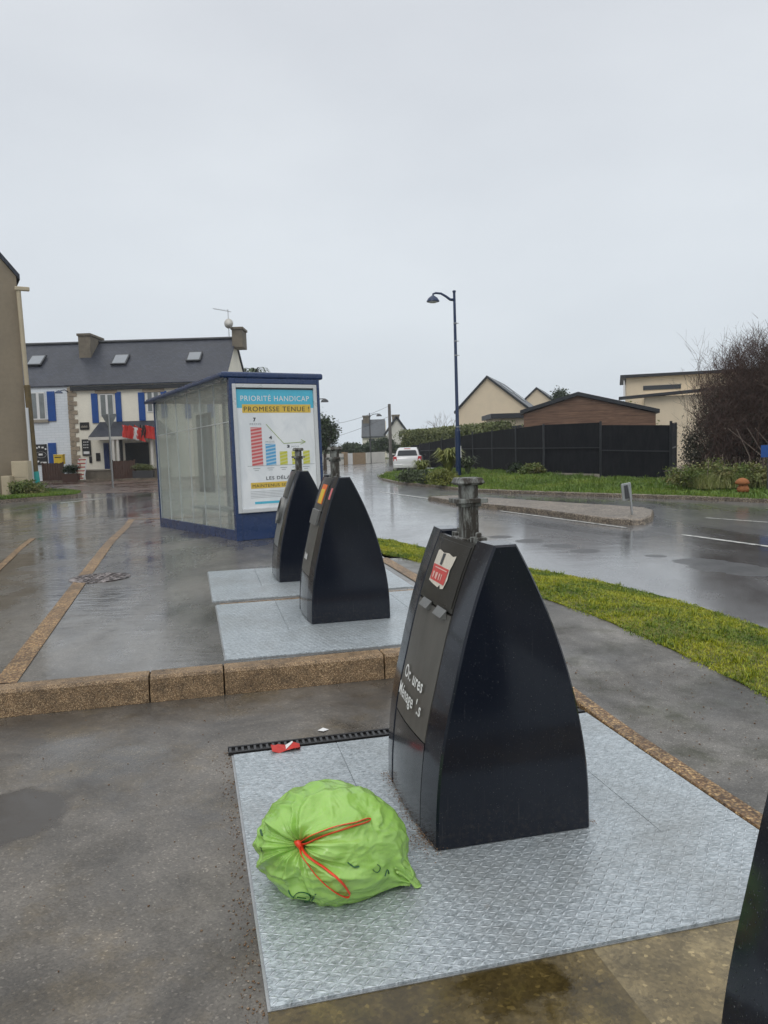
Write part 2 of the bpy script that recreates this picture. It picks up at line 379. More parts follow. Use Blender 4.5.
MAT['leaf_yellow'] = leafm('leaf_yellow', [(.07, .10, .015), (.16, .18, .03), (.27, .26, .06)], 2)
MAT['leaf_shrub'] = leafm('leaf_shrub', [(.035, .055, .022), (.075, .10, .045), (.11, .14, .07)], 3)
MAT['leaf_bramble'] = leafm('leaf_bramble', [(.05, .08, .02), (.10, .15, .03), (.17, .17, .05), (.19, .12, .06)], 2)
MAT['leaf_ivy'] = leafm('leaf_ivy', [(.02, .028, .015), (.035, .035, .02), (.05, .035, .028)], 1.5)
MAT['twig'] = leafm('twig', [(.035, .020, .016), (.070, .042, .034), (.13, .085, .068)], 1.2, .8)
MAT['twig_pale'] = leafm('twig_pale', [(.12, .09, .075), (.2, .16, .13)], 2, .8)
MAT['bark'] = leafm('bark', [(.05, .035, .025), (.12, .09, .065)], 4, .8)

def glass(name, tint, milk=.22, milkc=(.55, .62, .58)):
    t = NT(name); t.t.nodes.remove(t.b)
    tr = t.n('BsdfTransparent'); tr.inputs[0].default_value = (*tint, 1)
    gl = t.n('BsdfGlossy'); gl.inputs['Roughness'].default_value = .05
    df = t.n('BsdfDiffuse'); df.inputs[0].default_value = (*milkc, 1); tl = t.n('BsdfTranslucent'); tl.inputs[0].default_value = (*milkc, 1)
    a = t.n('AddShader'); m0 = t.n('MixShader'); m0.inputs[0].default_value = .5; t.l(df.outputs[0], m0.inputs[1]); t.l(tl.outputs[0], m0.inputs[2])
    m1 = t.n('MixShader'); f = t.ramp(t.noise(1.4, 6, .7, t.mapping((1, 1, .5))), (.3, milk*.85), (.7, milk*1.15)); t.l(f, m1.inputs[0]); t.l(tr.outputs[0], m1.inputs[1]); t.l(m0.outputs[0], m1.inputs[2])
    fr = t.n('Fresnel'); fr.inputs[0].default_value = 1.5
    pass
    m2 = t.n('MixShader'); t.l(t.math('MULTIPLY', fr.outputs[0], .55), m2.inputs[0]); t.l(m1.outputs[0], m2.inputs[1]); t.l(gl.outputs[0], m2.inputs[2])
    t.l(m2.outputs[0], t.out.inputs[0]); t.t.nodes.remove(a); return t.m
MAT['glass'] = glass('wet_shelter_glass', (.98, 1.0, .985), .17, (.93, 1.0, .95))

def bag_mat():
    t = NT('green_bag_plastic'); n = t.noise(5, 5, .6)
    c = t.mix(t.ramp(n, (.3, 0), (.7, 1)), (.25, .47, .075), (.36, .60, .14))
    def crease(sc, dist): return t.math('ABSOLUTE', t.math('SUBTRACT', t.noise(sc, 3, .5, None, dist), .5))
    b1 = t.bump(crease(7, 1.2), .55, .025); b2 = t.bump(crease(26, 1.5), .15, .008, b1)
    m = t.set(Base_Color=c, Roughness=.27, Normal=b2, Subsurface_Weight=.10, Subsurface_Scale=.03, Coat_Weight=.25, Coat_Roughness=.15)
    t.b.inputs['Subsurface Radius'].default_value = (.4, 1, .2); return m
MAT['bag'] = bag_mat()
MAT['bag_print_neck_shade'] = simple('bag_print_neck_shade', (.012, .09, .03), .4, 0, .2, 30, 0)
MAT['tie'] = simple('red_tie', (.80, .06, .02), .35, 0, .15, 30, .1)
MAT['carwhite'] = simple('car_white', (.66, .66, .66), .22, 0, .03, 2, 0, coat=.8)
MAT['tyre'] = simple('tyre', (.015, .015, .015), .8, 0, .2)

# ------------------------------------------------------------------ local frame of the recycling bays
ANG = R(13.2); U = Vector((math.cos(ANG), math.sin(ANG), 0)); V = Vector((-math.sin(ANG), math.cos(ANG), 0))
P1 = Vector((.17, 2.87, 0))
def UV(u, v, z=0): p = P1 + U*u + V*v; return Vector((p.x, p.y, z))
def toUV(p): d = Vector((p[0], p[1], 0)) - P1; return d.dot(U), d.dot(V)
def sm(t): t = max(0, min(1, t)); return t*t*(3-2*t)
KV = 2.24                                   # v of the kerb's front edge
def hp(x, y):
    """height of the upper pavement"""
    u, v = toUV((x, y)); ramp = .012 + .148*max(0, min(1, (v-.9)/3.2))
    k = (1 if u > 1.2 else 0) if v < KV+.139 else sm((u-1.27)/.35)
    near = .16*(1-k) + ramp*k
    return near*(1-sm((y-11.5)/6)) + .012*sm((y-11.5)/6)

def interp(poly, t):
    for (t0, a), (t1, b) in zip(poly, poly[1:]):
        if t <= t1: return a + (b-a)*(t-t0)/(t1-t0)
    return poly[-1][1]
# inner (pavement) and outer (road) edges of the near grass strip, as u(v)
def Gh(px, py):
    z = .1
    for _ in range(12): p = G(px, py, z); z = (z+hp(p.x, p.y))/2
    return G(px, py, z)
inner = [Gh(*q) for q in ((768, 697), (690, 658), (600, 618), (500, 585), (420, 562), (385, 554))]
outer = [G(768, 632), G(680, 603), G(600, 583), G(530, 570), G(405, 545), G(378, 537)]
def edge(pts, ext0, ext1):
    q = sorted([(toUV(p)[1], toUV(p)[0]) for p in pts])
    (v0, u0), (v1, u1) = q[0], q[1]; s = (u1-u0)/(v1-v0)
    q = [(v0-ext0, u0-s*ext0*.8)] + q
    (v0, u0), (v1, u1) = q[-2], q[-1]; s = (u1-u0)/(v1-v0)
    return q + [(v1+ext1, u1+s*ext1)]
IN = edge(inner, 8, 3.0); OUT = edge(outer, 8, 3.0)

# ---- ground sheets
def sheet(name, x0, x1, y0, y1, z, mat, nx=2, ny=2, label=None):
    mb = MB(); mb.grid([[(x0+(x1-x0)*i/nx, y0+(y1-y0)*j/ny, z) for i in range(nx+1)] for j in range(ny+1)])
    return tag(mb.build(name, mat), kind='structure')
t = NT('far_fields'); MAT['field'] = t.set(Base_Color=t.ramp(t.noise(.05, 5), (.35, (.05, .075, .025)), (.65, (.10, .11, .04))), Roughness=.9)
sheet('ground', -900, 900, -60, 1500, -.02, MAT['field'])
sheet('road', -70, 60, 2, 90, 0, MAT['road'])
# lower bay where the nearest bins stand
mb = MB(); mb.grid([[UV(u, v, .004) for u in (-9, -4, 0, 1.30)] for v in (-6, -3, 0, KV)])
tag(mb.build('bay_asphalt', MAT['lot']), kind='structure')
# upper pavement
mb = MB(); rows = []
vs_ = [KV+.14+i*.35 for i in range(46)]
for v in vs_:
    ur = min(1.40, interp(IN, v)+.08); ul = -26
    row = []
    for k in range(30):
        tt = (k/29)**.6; u = ul+(ur-ul)*tt; p = UV(u, v); row.append((p.x, p.y, hp(p.x, p.y)+.003*mnoise.noise(Vector((p.x*1.5, p.y*1.5, 0)))))
    rows.append(row)
mb.grid(rows); tag(mb.build('pavement', MAT['pave'], smooth='all'), kind='structure')
# side pavement, right of the bay
mb = MB(); rows = []
for i in range(60):
    v = -5+(KV+4.4+5)*i/59; ur = max(1.401, interp(IN, v)+.08); row = []
    for k in range(6):
        u = 1.38+(ur-1.38)*k/5; p = UV(u, v); row.append((p.x, p.y, hp(p.x, p.y)))
    rows.append(row)
mb.grid(rows); tag(mb.build('side_pavement', MAT['side'], smooth='all'), kind='structure')
# flush aggregate strip on the right of the bay
mb = MB()
vv = [-5+(KV+5)*i/30 for i in range(31)]
rings = []
for v in vv:
    h = hp(*UV(1.35, v)[:2])+.004
    rings.append([UV(1.295, v, -.02), UV(1.295, v, h-.006), UV(1.300, v, h), UV(1.385, v, h), UV(1.385, v, -.02)])
mb.loft(rings); tag(mb.build('edging_strip', MAT['strip']), kind='structure')
mb = MB(); rings = []
for i in range(14):
    v = KV+.15+i*.33; rings.append([Vector((*UV(u_, v)[:2], hp(*UV(u_, v)[:2])+.008)) for u_ in (1.285, 1.36, 1.42)])
mb.grid(rings)
mb.grid([[UV(-.74, v_, .163), UV(1.24, v_, .163)] for v_ in (4.24, 4.50)])
tag(mb.build('edging_strip', MAT['strip']), kind='structure')
# kerb stones
joints = [-9.2, -8.2, -7.2, -6.2, -5.2, -4.2, -3.2, -2.21, -1.23, -.76, .32, 1.40]
kz = .172
for i, (a, b) in enumerate(zip(joints, joints[1:])):
    mb = MB(); pr = [(KV-.02, 0), (KV-.006, kz-.02), (KV+.01, kz), (KV+.155, kz-.004), (KV+.155, 0)]
    mb.loft([[UV(uu, v, z) for v, z in pr] for uu in (a+.004, (a*2+b)/3, (a+2*b)/3, b-.004)])
    o = mb.build('kerb_stone', MAT['kerb'], bevel=.006)
    side = {7: 'longer brown aggregate kerb stone left of the short one at the bay edge', 8: 'short cut brown aggregate kerb stone in the kerb beyond the bay', 9: 'brown aggregate kerb stone in front of the rear steel platforms',
            6: 'brown aggregate kerb stone at the left end of the visible kerb', 10: 'brown aggregate kerb stone behind the nearest bin at the kerb corner'}
    tag(o, side.get(i, 'brown aggregate kerb stone of the kerb out to the left'), 'kerb stone', 'kerb stones along the bay')
    if i < 6: o['group'] = 'kerb stones out to the left'
# orange-brown strip running away across the pavement
mb = MB(); a = G(4, 684, .16); b = G(131, 516, .1); rows = []
for i in range(40):
    p = a.lerp(b, i/39); rows.append([(p.x-.07+q, p.y, hp(p.x, p.y)+.006) for q in (0, .15)])
for i in range(1, 14):
    p = b + Vector((.30*i, .09*i, 0))
mb.grid(rows); tag(mb.build('paving_band', MAT['strip']), kind='structure')
mb = MB(); rows = []
c_ = G(-10, 577, .16); d_ = G(33, 536, .16)
for i in range(12):
    p = c_.lerp(d_, i/11); rows.append([(p.x-.05+q, p.y, hp(p.x, p.y)+.006) for q in (0, .10)])
mb.grid(rows); tag(mb.build('paving_band', MAT['strip']), kind='structure')
mb = MB(); rows = []
for i in range(12):
    p = b + Vector((.34*i, .02*i+.02, 0)); rows.append([(p.x, p.y+q, hp(p.x, p.y)+.007) for q in (-.08, .08)])
mb.grid(rows); tag(mb.build('paving_band', MAT['strip']), kind='structure')
# reddish forecourt in front of the pub
mb = MB(); mb.grid([[(-26, 34, .006), (-5, 30, .006)], [(-26, 47.4, .006), (-5, 47.4, .006)]])
tag(mb.build('forecourt', MAT['forecourt']), kind='structure')

# near grass strip
mb = MB(); rows = []
for i in range(60):
    v = -5 + (toUV(inner[-1])[1]+2.6+5)*i/59; a = interp(IN, v); b = interp(OUT, v)
    row = []
    for k in range(8):
        q = k/7; u = a+(b-a)*q; p = UV(u, v); z0 = hp(*UV(a, v)[:2]); z = z0*(1-sm(q)) + .012*sm(q) + .03*math.sin(math.pi*q) + .02*mnoise.noise(p*3)*math.sin(math.pi*q)
        row.append((p.x, p.y, z+.004))
    rows.append(row)
mb.grid(rows); tag(mb.build('grass_verge', MAT['soil'], smooth='all'), kind='structure')
GR = np.array(rows)
def blades(name, P, h, w, mat, lean=.6):
    n = len(P); ang = rng.uniform(0, 2*np.pi, n); hh = h*rng.uniform(.4, 1.3, n); ww = w*rng.uniform(.6, 1.4, n)
    dx = np.cos(ang); dy = np.sin(ang); la = rng.uniform(0, 2*np.pi, n); ln = lean*hh*rng.uniform(.1, 1, n)
    a = P + np.stack([dx*ww/2, dy*ww/2, np.zeros(n)], 1); b = P - np.stack([dx*ww/2, dy*ww/2, np.zeros(n)], 1)
    m = P + np.stack([np.cos(la)*ln*.35, np.sin(la)*ln*.35, hh*.6], 1)
    ma = m + np.stack([dx*ww/3, dy*ww/3, np.zeros(n)], 1); mb_ = m - np.stack([dx*ww/3, dy*ww/3, np.zeros(n)], 1)
    t = P + np.stack([np.cos(la)*ln, np.sin(la)*ln, hh*(1-.2*lean)], 1)
    V_ = np.stack([a, b, mb_, ma, t], 1).reshape(-1, 3); i = np.arange(n)[:, None]*5
    # quads + degenerate-free tip handled as a second narrow quad
    t2 = t + np.stack([dx*ww*.08, dy*ww*.08, np.zeros(n)], 1)
    V_ = np.stack([a, b, mb_, ma, t, t2], 1).reshape(-1, 3); i = np.arange(n)[:, None]*6
    Fc = np.concatenate([i+np.array([[0, 1, 2, 3]]), i+np.array([[3, 2, 4, 5]])])
    return np_mesh(name, V_, Fc, mat)
def sample_grid(G_, n, pw=1.0):
    R_, C_, _ = G_.shape; fi = (rng.random(n)**pw)*(R_-1.001); fj = rng.random(n)*(C_-1.001)
    i = fi.astype(int); j = fj.astype(int); a = (fi-i)[:, None]; b = (fj-j)[:, None]
    return (G_[i, j]*(1-a)*(1-b)+G_[i+1, j]*a*(1-b)+G_[i, j+1]*(1-a)*b+G_[i+1, j+1]*a*b)
Pn = sample_grid(GR[20:], 80000)
Pe = np.concatenate([GR[20:, 0], GR[20:, -1]]); ee = []
for side in (0, -1):
    L = GR[20:, side]; f_ = rng.random(5000)*(len(L)-1.01); i_ = f_.astype(int); a_ = (f_-i_)[:, None]; q_ = L[i_]*(1-a_)+L[i_+1]*a_; q_[:, :2] += rng.normal(0, .018, (5000, 2))*(1+np.sin(q_[:, 1:2]*9)); ee.append(q_)
Pn = np.concatenate([Pn]+ee)

o = blades('grass', Pn, .017, .007, MAT['grass'], 1.1); tag(o, kind='stuff')
tag(o, 'yellow green mossy grass strip between the side pavement and the road', 'grass')
Pt = sample_grid(GR[20:], 260); cl = np.repeat(Pt, 26, 0) + rng.normal(0, .03, (260*26, 3))*[1, 1, 0]
o = blades('grass_tufts', cl, .048, .008, MAT['grass'], .9); tag(o, 'longer grass tufts scattered over the mossy strip beside the road', 'grass', kind='stuff')

# traffic island
MAT['sign_grey'] = simple('sign_grey', (.34, .36, .35), .5, .2, .2, 12)
fr = [(428, 500), (456, 505.5), (531.5, 513), (602, 523), (632.5, 525.6), (645, 524.5), (652.7, 521), (654, 515.5), (645, 512.5), (632, 511.5), (582, 508), (506, 502.5), (456, 498.8)]
pts = [G(x, y) for x, y in fr]; cen = sum(pts, Vector())/len(pts)
rings = []
for dz, k in ((0, 1), (.09, .99), (.11, .975), (.115, .93)):
    rings.append([Vector((cen.x+(p.x-cen.x)*(1-(1-k)*.5), cen.y+(p.y-cen.y)*k*1.0, dz)) for p in pts])
mb = MB(); mb.loft(rings); tag(mb.build('traffic_island', MAT['kerb_grey']), kind='structure')
# keep sign on the island
p = G(632, 515, .11); s = empty('island_sign', p, R(20), 'short leaning grey post with a small sign plate on the traffic island', 'traffic sign')
mb = MB(); mb.tube([(0, 0, -.02), (-.03, 0, .3), (-.09, 0, .60)], .022, 10); mb.build('post', MAT['steel'], s, smooth=True)
mb = MB(); mb.obox((-.10, .035, .46), (1, 0, .12), (0, 1, 0), (-.12, 0, 1), .11, .018, .17); pl = mb.build('sign_plate', MAT['sign_grey'], s, bevel=.012)
mb = MB(); mb.obox((-.10, .008, .46), (1, 0, .12), (0, 1, 0), (-.12, 0, 1), .06, .010, .13); mb.build('back_channel', MAT['dark_grey'], pl)

# painted road lines
def line(p, q, w=.1, z=.006):
    a = G(*p); b = G(*q); d = (b-a).normalized(); n_ = Vector((-d.y, d.x, 0))*w/2
    m = MB(); m.add([(a+n_)+Vector((0, 0, z)), (a-n_)+Vector((0, 0, z)), (b-n_)+Vector((0, 0, z)), (b+n_)+Vector((0, 0, z))], [(0, 3, 2, 1)])
    return tag(m.build('road_marking', MAT['paint']), kind='structure')
t = NT('worn_paint'); MAT['paint'] = t.set(Base_Color=t.mix(t.ramp(t.noise(9, 6, .7), (.48, 0), (.62, 1)), (.62, .62, .58), (.12, .12, .115)), Roughness=.35)
line((683, 535), (800, 551), .10); line((706, 518), (768, 522.5), .08); line((500, 511), (627, 528), .07); line((380, 492), (440, 500), .09)
line((48, 489), (84, 485), .14); line((128, 480), (168, 474), .14, .012); line((60, 503), (100, 499), .14)

# far verge with kerb, grass and fence line
kp = [Vector((60, -8, 0)), Vector((30, 4, 0)), G(768, 503), G(690, 499.5), G(600, 496.5), G(530, 494), G(470, 491.5), G(430, 487), G(400, 484), G(384, 480.5), G(379, 477.5), G(385, 474.5)]
fx = [Vector((62, 2, 0)), Vector((31, 14, 0)), Vector((12.2, 23.6, 0)), Vector((9.95, 26.3, 0)), Vector((8.1, 28.3, 0)), Vector((6.5, 30.7, 0)), Vector((5.2, 36, 0)), Vector((3.3, 42.0, 0)), Vector((2.6, 44, 0)), Vector((1.9, 45.5, 0)), Vector((1.0, 44.6, 0)), Vector((.2, 43.4, 0))]
rows = []
for i, (a, b) in enumerate(zip(kp, fx)):
    row = []
    for k in range(9):
        q = k/8; p = a.lerp(b, q); row.append((p.x, p.y, .09+(.08 if i < 5 else .21)*sm(q)*(1 if i < 8 else .3)))
    rows.append(row)
RR = []
for r0, r1 in zip(rows, rows[1:]):
    for k in range(6): RR.append([tuple(np.array(a)*(1-k/6)+np.array(b)*k/6) for a, b in zip(r0, r1)])
RR.append(rows[-1]); VG = np.array(RR)
VG[:, :, 2] += .05*np.sin(VG[:, :, 0]*3)*np.sin(VG[:, :, 1]*2.1)*np.linspace(0, 1, 9)[None, :]
mb = MB(); mb.grid([[tuple(p) for p in r] for r in VG]); tag(mb.build('bank', MAT['soil'], smooth='all'), kind='structure')
mb = MB(); rings = []
for i in range(len(kp)):
    d = (kp[min(i+1, len(kp)-1)]-kp[max(0, i-1)]).normalized(); n_ = Vector((-d.y, d.x, 0))*-.07
    if n_.y < 0 and i < 9: n_ = -n_
    rings.append([kp[i]-n_+Vector((0, 0, -.01)), kp[i]-n_+Vector((0, 0, .085)), kp[i]+n_+Vector((0, 0, .10)), kp[i]+n_*1.2+Vector((0, 0, -.01))])
mb.loft(rings); tag(mb.build('verge_kerb', MAT['kerb_grey']), kind='structure')
Pv = sample_grid(VG[8:60], 70000)
Pc = np.repeat(sample_grid(VG[8:60], 420), 22, 0); Pc = Pc + rng.normal(0, .09, Pc.shape)*[1, 1, 0]; oo = blades('grass_tufts', Pc, .17, .02, MAT['grass_far'], .9); tag(oo, 'taller ragged grass tufts on the bank across the road', 'grass', kind='stuff')
o = blades('grass', Pv, .075, .02, MAT['grass_far'], .7); tag(o, 'bright green grass bank below the dark fence across the road', 'grass', kind='stuff')

# ------------------------------------------------------------------ steel platforms
def platform(org, v0=-.70, v1=1.18, z=0, label=''):
    o = empty('steel_platform', (org.x, org.y, z), ANG, label, 'platform', 'galvanised platforms under the bins')
    mb = MB(); mb.prism([(-.72, v0, -.01), (1.285, v0, -.01), (1.285, v1, -.01), (-.755, v1, -.01)], (0, 0, .016)); mb.build('rim', MAT['steel'], o)
    g = .002
    cuts_u = [-.71, -.22, .88, 1.278]; cuts_v = [v0+.008, -.10, v1-.008]
    def plate(a, b, c, d):
        mb = MB(); sk_ = lambda u_, v_: u_-.033*(v_-v0)/(v1-v0) if u_ < -.5 else u_
        mb.prism([(sk_(a+g/2, c), c+g/2, .003), (b-g/2, c+g/2, .003), (b-g/2, d-g/2, .003), (sk_(a+g/2, d), d-g/2, .003)], (0, 0, .011)); mb.build('tread_plate', MAT['galva'], o, bevel=.002)
    plate(-.712, 1.278, v0+.006, -.14); plate(-.712, -.20, -.14, v1-.006); plate(-.20, .90, -.14, v1-.006); plate(.90, 1.278, -.14, v1-.006)
    return o
plat = platform(P1, label='galvanised tread plate platform under the nearest black bin and the green bag', z=.006)
C2 = Vector((-.61, 6.07, 0)); C3 = Vector((-1.14, 8.06, 0)); C4 = UV(.205, -2.19)
platform(C2, -.82, 1.12, .158, 'galvanised tread plate platform under the middle black bin beyond the kerb')
platform(C3, -.76, 1.1, .158, 'galvanised tread plate platform under the farthest black bin near the bus shelter')
platform(C4-V*.07, -.70, 1.14, .006, 'galvanised platform under the cut off bin at the bottom right corner')
# concrete surround in front of the platform
su = toUV(G(588, 945))[0]
mb = MB(); mb.grid([[UV(-.72, v_, .009), UV(su, v_, .009)] for v_ in (-1.6, -.70)]); tag(mb.build('concrete_surround', MAT['concrete_wet']), kind='structure')
mb = MB(); mb.grid([[UV(su, v_, .009), UV(1.29, v_, .009)] for v_ in (-1.6, -.70)]); tag(mb.build('concrete_surround', MAT['concrete_dry']), kind='structure')
# drain channel behind the platform
dch = empty('drain_channel', UV(0, 1.20, .0), ANG, 'black slotted drain channel with grit along the back of the near platform', 'drain')
mb = MB(); mb.box(-.77, 1.28, 0, .015, 0, .02).box(-.77, 1.28, .075, .09, 0, .02).box(-.77, 1.28, .015, .075, .004, .008); mb.build('channel', MAT['black'], dch)
mb = MB()
for i in range(63): mb.box(-.765+i*.0325, -.752+i*.0325, .016, .074, .008, .018)
mb.build('grating', MAT['dark_grey'], dch)

# ------------------------------------------------------------------ the bins
FR = [(0, 0), (.16, .005), (.343, .022), (.48, .046), (.612, .077), (.849, .136), (1.054, .203), (1.2, .262)]
BK = [(0, .656), (.197, .652), (.36, .636), (.572, .595), (.75, .546), (.926, .482), (1.069, .419), (1.195, .356), (1.2, .352)]
def catmull(tab, z):
    xs = [a for a, _ in tab]; ys = [b for _, b in tab]
    z = max(xs[0], min(xs[-1], z))
    for i in range(len(xs)-1):
        if z <= xs[i+1]+1e-9:
            h = xs[i+1]-xs[i]; t = (z-xs[i])/h
            m0 = (ys[i+1]-ys[max(0, i-1)])/(xs[i+1]-xs[max(0, i-1)]); m1 = (ys[min(len(xs)-1, i+2)]-ys[i])/(xs[min(len(xs)-1, i+2)]-xs[i])
            return ((2*t**3-3*t*t+1)*ys[i] + (t**3-2*t*t+t)*h*m0 + (-2*t**3+3*t*t)*ys[i+1] + (t**3-t*t)*h*m1)
    return ys[-1]
W = .80
def conv(v): return -.035*(1-((v-W/2)/(W/2))**2)
def fs(z, v, off=0): return catmull(FR, z) + conv(v)*(1-.4*z/1.2) - off
def bs(z, v, off=0): return catmull(BK, z) - conv(v)*.3 + off
def slice_(v, inset, z0, z1, n=22):
    zz = [z0+(z1-z0)*i/n for i in range(n+1)]
    return [(fs(z, v, -inset), v, z) for z in zz] + [(bs(z, v, -inset), v, z) for z in reversed(zz)]
def skin(mb, v0, v1, z0, z1, off, th, nv=5, nz=12, taper=0):
    rings = []
    for i in range(nz+1):
        z = z0+(z1-z0)*i/nz; k = taper*(1-i/nz)
        va = v0-k; vb = v1+k
        o_ = [(fs(z, va+(vb-va)*j/nv, off), va+(vb-va)*j/nv, z) for j in range(nv+1)]
        in_ = [(x+th, v, z) for x, v, z in reversed(o_)]
        rings.append(o_+in_)
    return mb.loft(rings)
def bin_(loc, kind, label):
    o = empty('waste_column', loc, ANG, label, 'waste bin', 'black waste columns on steel platforms')
    zb = .017
    for a, b in ((0, .165), (.635, W)):
        mb = MB(); e = .008; ins = (a == 0)
        mb.loft([slice_(a, e, zb, 1.2-e), slice_(a+e, 0, zb, 1.2)] + [slice_(a+(b-a)*k/4, 0, zb, 1.2) for k in (1, 2, 3)] + [slice_(b-e, 0, zb, 1.2), slice_(b, e, zb, 1.2-e)])
        mb.build('side_shell', MAT['shell'], o, smooth=True)
    mb = MB(); mb.loft([slice_(v, .022, zb, 1.175) for v in (.16, .28, .40, .52, .64)]); mb.build('core', MAT['core'], o, smooth=True)
    mb = MB(); mb.box(.03, .62, .03, .77, .010, .03); mb.build('foot', MAT['dark_grey'], o)
    mb = MB(); skin(mb, .173, .627, .03, .375, -.004, .014, taper=0); mb.build('plinth_panel', MAT['core'], o, smooth=True)
    hm = MAT['hood']
    mb = MB(); skin(mb, .171, .629, .905, 1.185, -.002, .014); hood = mb.build('hood_panel', hm, o, smooth=True)
    mb = MB(); skin(mb, .187, .613, .925, 1.17, .0015, .003); mb.build('hood_recess', hm, hood, smooth=True)
    mb = MB(); skin(mb, .173, .627, .382, .895, -.003, .016); door = mb.build('door', MAT['door'] if kind != 'far' else MAT['door_light'], o, smooth=True)
    def face(v, z, off): return (fs(z, v, off), v, z)
    if kind in ('near', 'corner'):
        for v in (.275, .475):
            mb = MB(); z = .895
            mb.prism([(fs(z+.014, v, .001), v-.06, z+.014), (fs(z, v, .002)-.022, v-.055, z-.016), (fs(z, v, .002)-.022, v+.055, z-.016), (fs(z+.014, v, .001), v+.06, z+.014)], (-.001, 0, .004))
            for q_ in (-.058, .052): mb.prism([(fs(z, v, -.002), v+q_, z+.012), (fs(z, v, .002)-.020, v+q_, z-.016), (fs(z, v, -.002), v+q_, z-.022)], (0, .006, 0))
            mb.build('handle', MAT['handle'], o)
        mb = MB()
        fn = lambda dx, dz: (lambda x, y: face(dx-x, dz+y, .0055))
        B_ = dict(bold=.0016, spacing=1.06)
        B_ = dict(bold=.0012, spacing=1.06)
        put_text(mb, 'Or', .078, fn(.560, .555), **B_); put_text(mb, '.', .078, fn(.465, .555), **B_); put_text(mb, 'ures', .078, fn(.420, .555), **B_)
        put_text(mb, 'Ménage', .078, fn(.605, .465), **B_); put_text(mb, "'.", .078, fn(.315, .465), **B_); put_text(mb, 's', .078, fn(.275, .465), **B_)
        mb.build('lettering', MAT['white_paint'], door)
        # torn sticker
        zt = 1.12; out = [(-.075, 0), (-.06, .004), (-.02, -.002), (.02, .003), (.06, -.004), (.083, .002), (.078, -.03), (.07, -.05), (.075, -.085), (.062, -.12), (.04, -.125), (.03, -.112), (.018, -.124), (-.03, -.12), (-.075, -.115), (-.07, -.08), (-.078, -.05)]
        mb = MB(); mb.add([face(.42-x*1.55, zt+y*1.15, .0045) for x, y in out], [list(range(len(out)))]); st = mb.build('sticker', simple('sticker_white', (.62, .57, .48), .6, 0, .15, 60, 0), hood)
        mb = MB(); mb.use(simple('sticker_red', (.58, .07, .06), .5, 0, .15, 60, 0)); mb.add([face(.42-x*1.55, zt+y*1.15, .0060) for x, y in ((-.072, -.05), (.066, -.05), (.06, -.108), (-.066, -.108))], [(0, 1, 2, 3)])
        mb.use(MAT['dark_grey']).add([face(.42-x*1.55, zt+y*1.15, .0058) for x, y in ((-.022, -.004), (.0, -.002), (-.006, -.045), (-.022, -.045))], [(0, 1, 2, 3)])
        mb.use(simple('sticker_pink', (.70, .42, .36), .6, 0, .1, 60, 0))
        for k, (xa, xb) in enumerate(((-.055, -.038), (-.03, -.008), (0, .014), (.02, .03))): mb.add([face(.42-x*1.55, zt+y*1.15, .0068) for x, y in ((xa, -.076), (xb, -.074), (xb-.003, -.100), (xa+.004, -.098))], [(0, 1, 2, 3)])
        mb.add([face(.42-x*1.55, zt+y*1.15, .0068) for x, y in ((-.05, -.057), (.055, -.057), (.055, -.061), (-.05, -.061))], [(0, 1, 2, 3)])
        mb.build('printed_band', None, st)
    elif kind == 'middle':
        mb = MB(); skin(mb, .26, .47, .97, 1.13, .0045, .003); st = mb.build('sticker', simple('sticker_orange', (.75, .16, .03), .5, 0, .1, 40, 0), hood)
        mb = MB(); skin(mb, .285, .445, .975, 1.09, .0065, .002); mb.build('sticker_print', MAT['yellow'], st)
        mb = MB(); skin(mb, .04, .09, 1.02, 1.11, .0015, .001); mb.build('side_sticker', simple('sticker_rose', (.62, .16, .16), .5, 0, .1, 40, 0), hood)
        mb = MB(); skin(mb, .20, .52, .80, .92, .022, .02); mb.build('chute_lip', MAT['handle'], door, smooth=True)
        mb = MB()
        for k, (xa, xb) in enumerate(((.47, .455), (.445, .42), (.41, .40), (.39, .36), (.35, .33))):
            mb.add([face(x, z, .006) for x, z in ((xa, .50), (xb, .50), (xb, .55-.012*(k % 2)), (xa, .55))], [(0, 1, 2, 3)])
        mb.build('worn_marking', MAT['white_paint'], door)
    else:
        mb = MB(); n = 18; c = (.40, .76); ring = [(c[0]+.10*math.cos(2*math.pi*k/n), c[1]+.115*math.sin(2*math.pi*k/n)) for k in range(n)]
        ring2 = [(c[0]+.13*math.cos(2*math.pi*k/n), c[1]+.145*math.sin(2*math.pi*k/n)) for k in range(n)]
        mb.loft([[face(v, z, -.002) for v, z in ring2], [face(v, z, .035) for v, z in ring2], [face(v, z, .035) for v, z in ring], [face(v, z, .004) for v, z in ring]], caps=False)
        col = mb.build('throw_collar', MAT['handle'], door, smooth=True)
        mb = MB(); mb.add([face(v, z, .006) for v, z in ring], [list(range(n))]); mb.build('throw_hole', MAT['black'], door)
    # lifting post
    px, py = .30, .40
    mb = MB(); mb.box(px-.034, px+.034, py-.036, py+.036, 1.17, 1.425); post = mb.build('lifting_post', MAT['post'], o, bevel=.004)
    mb = MB(); mb.loft([[(px+sx*a, py+sy*a, z) for sx, sy in ((-1, -1), (1, -1), (1, 1), (-1, 1))] for a, z in ((.046, 1.415), (.058, 1.424), (.050, 1.445), (.045, 1.447))]); mb.build('cap', MAT['post'], post, bevel=.003)
    mb = MB(); mb.box(px-.070, px+.070, py-.058, py+.058, 1.338, 1.358).box(px-.045, px+.045, py-.044, py+.044, 1.322, 1.338); mb.build('flange', MAT['post'], post, bevel=.003)
    mb = MB(); mb.box(px-.058, px+.058, py-.07, py+.07, 1.174, 1.188)
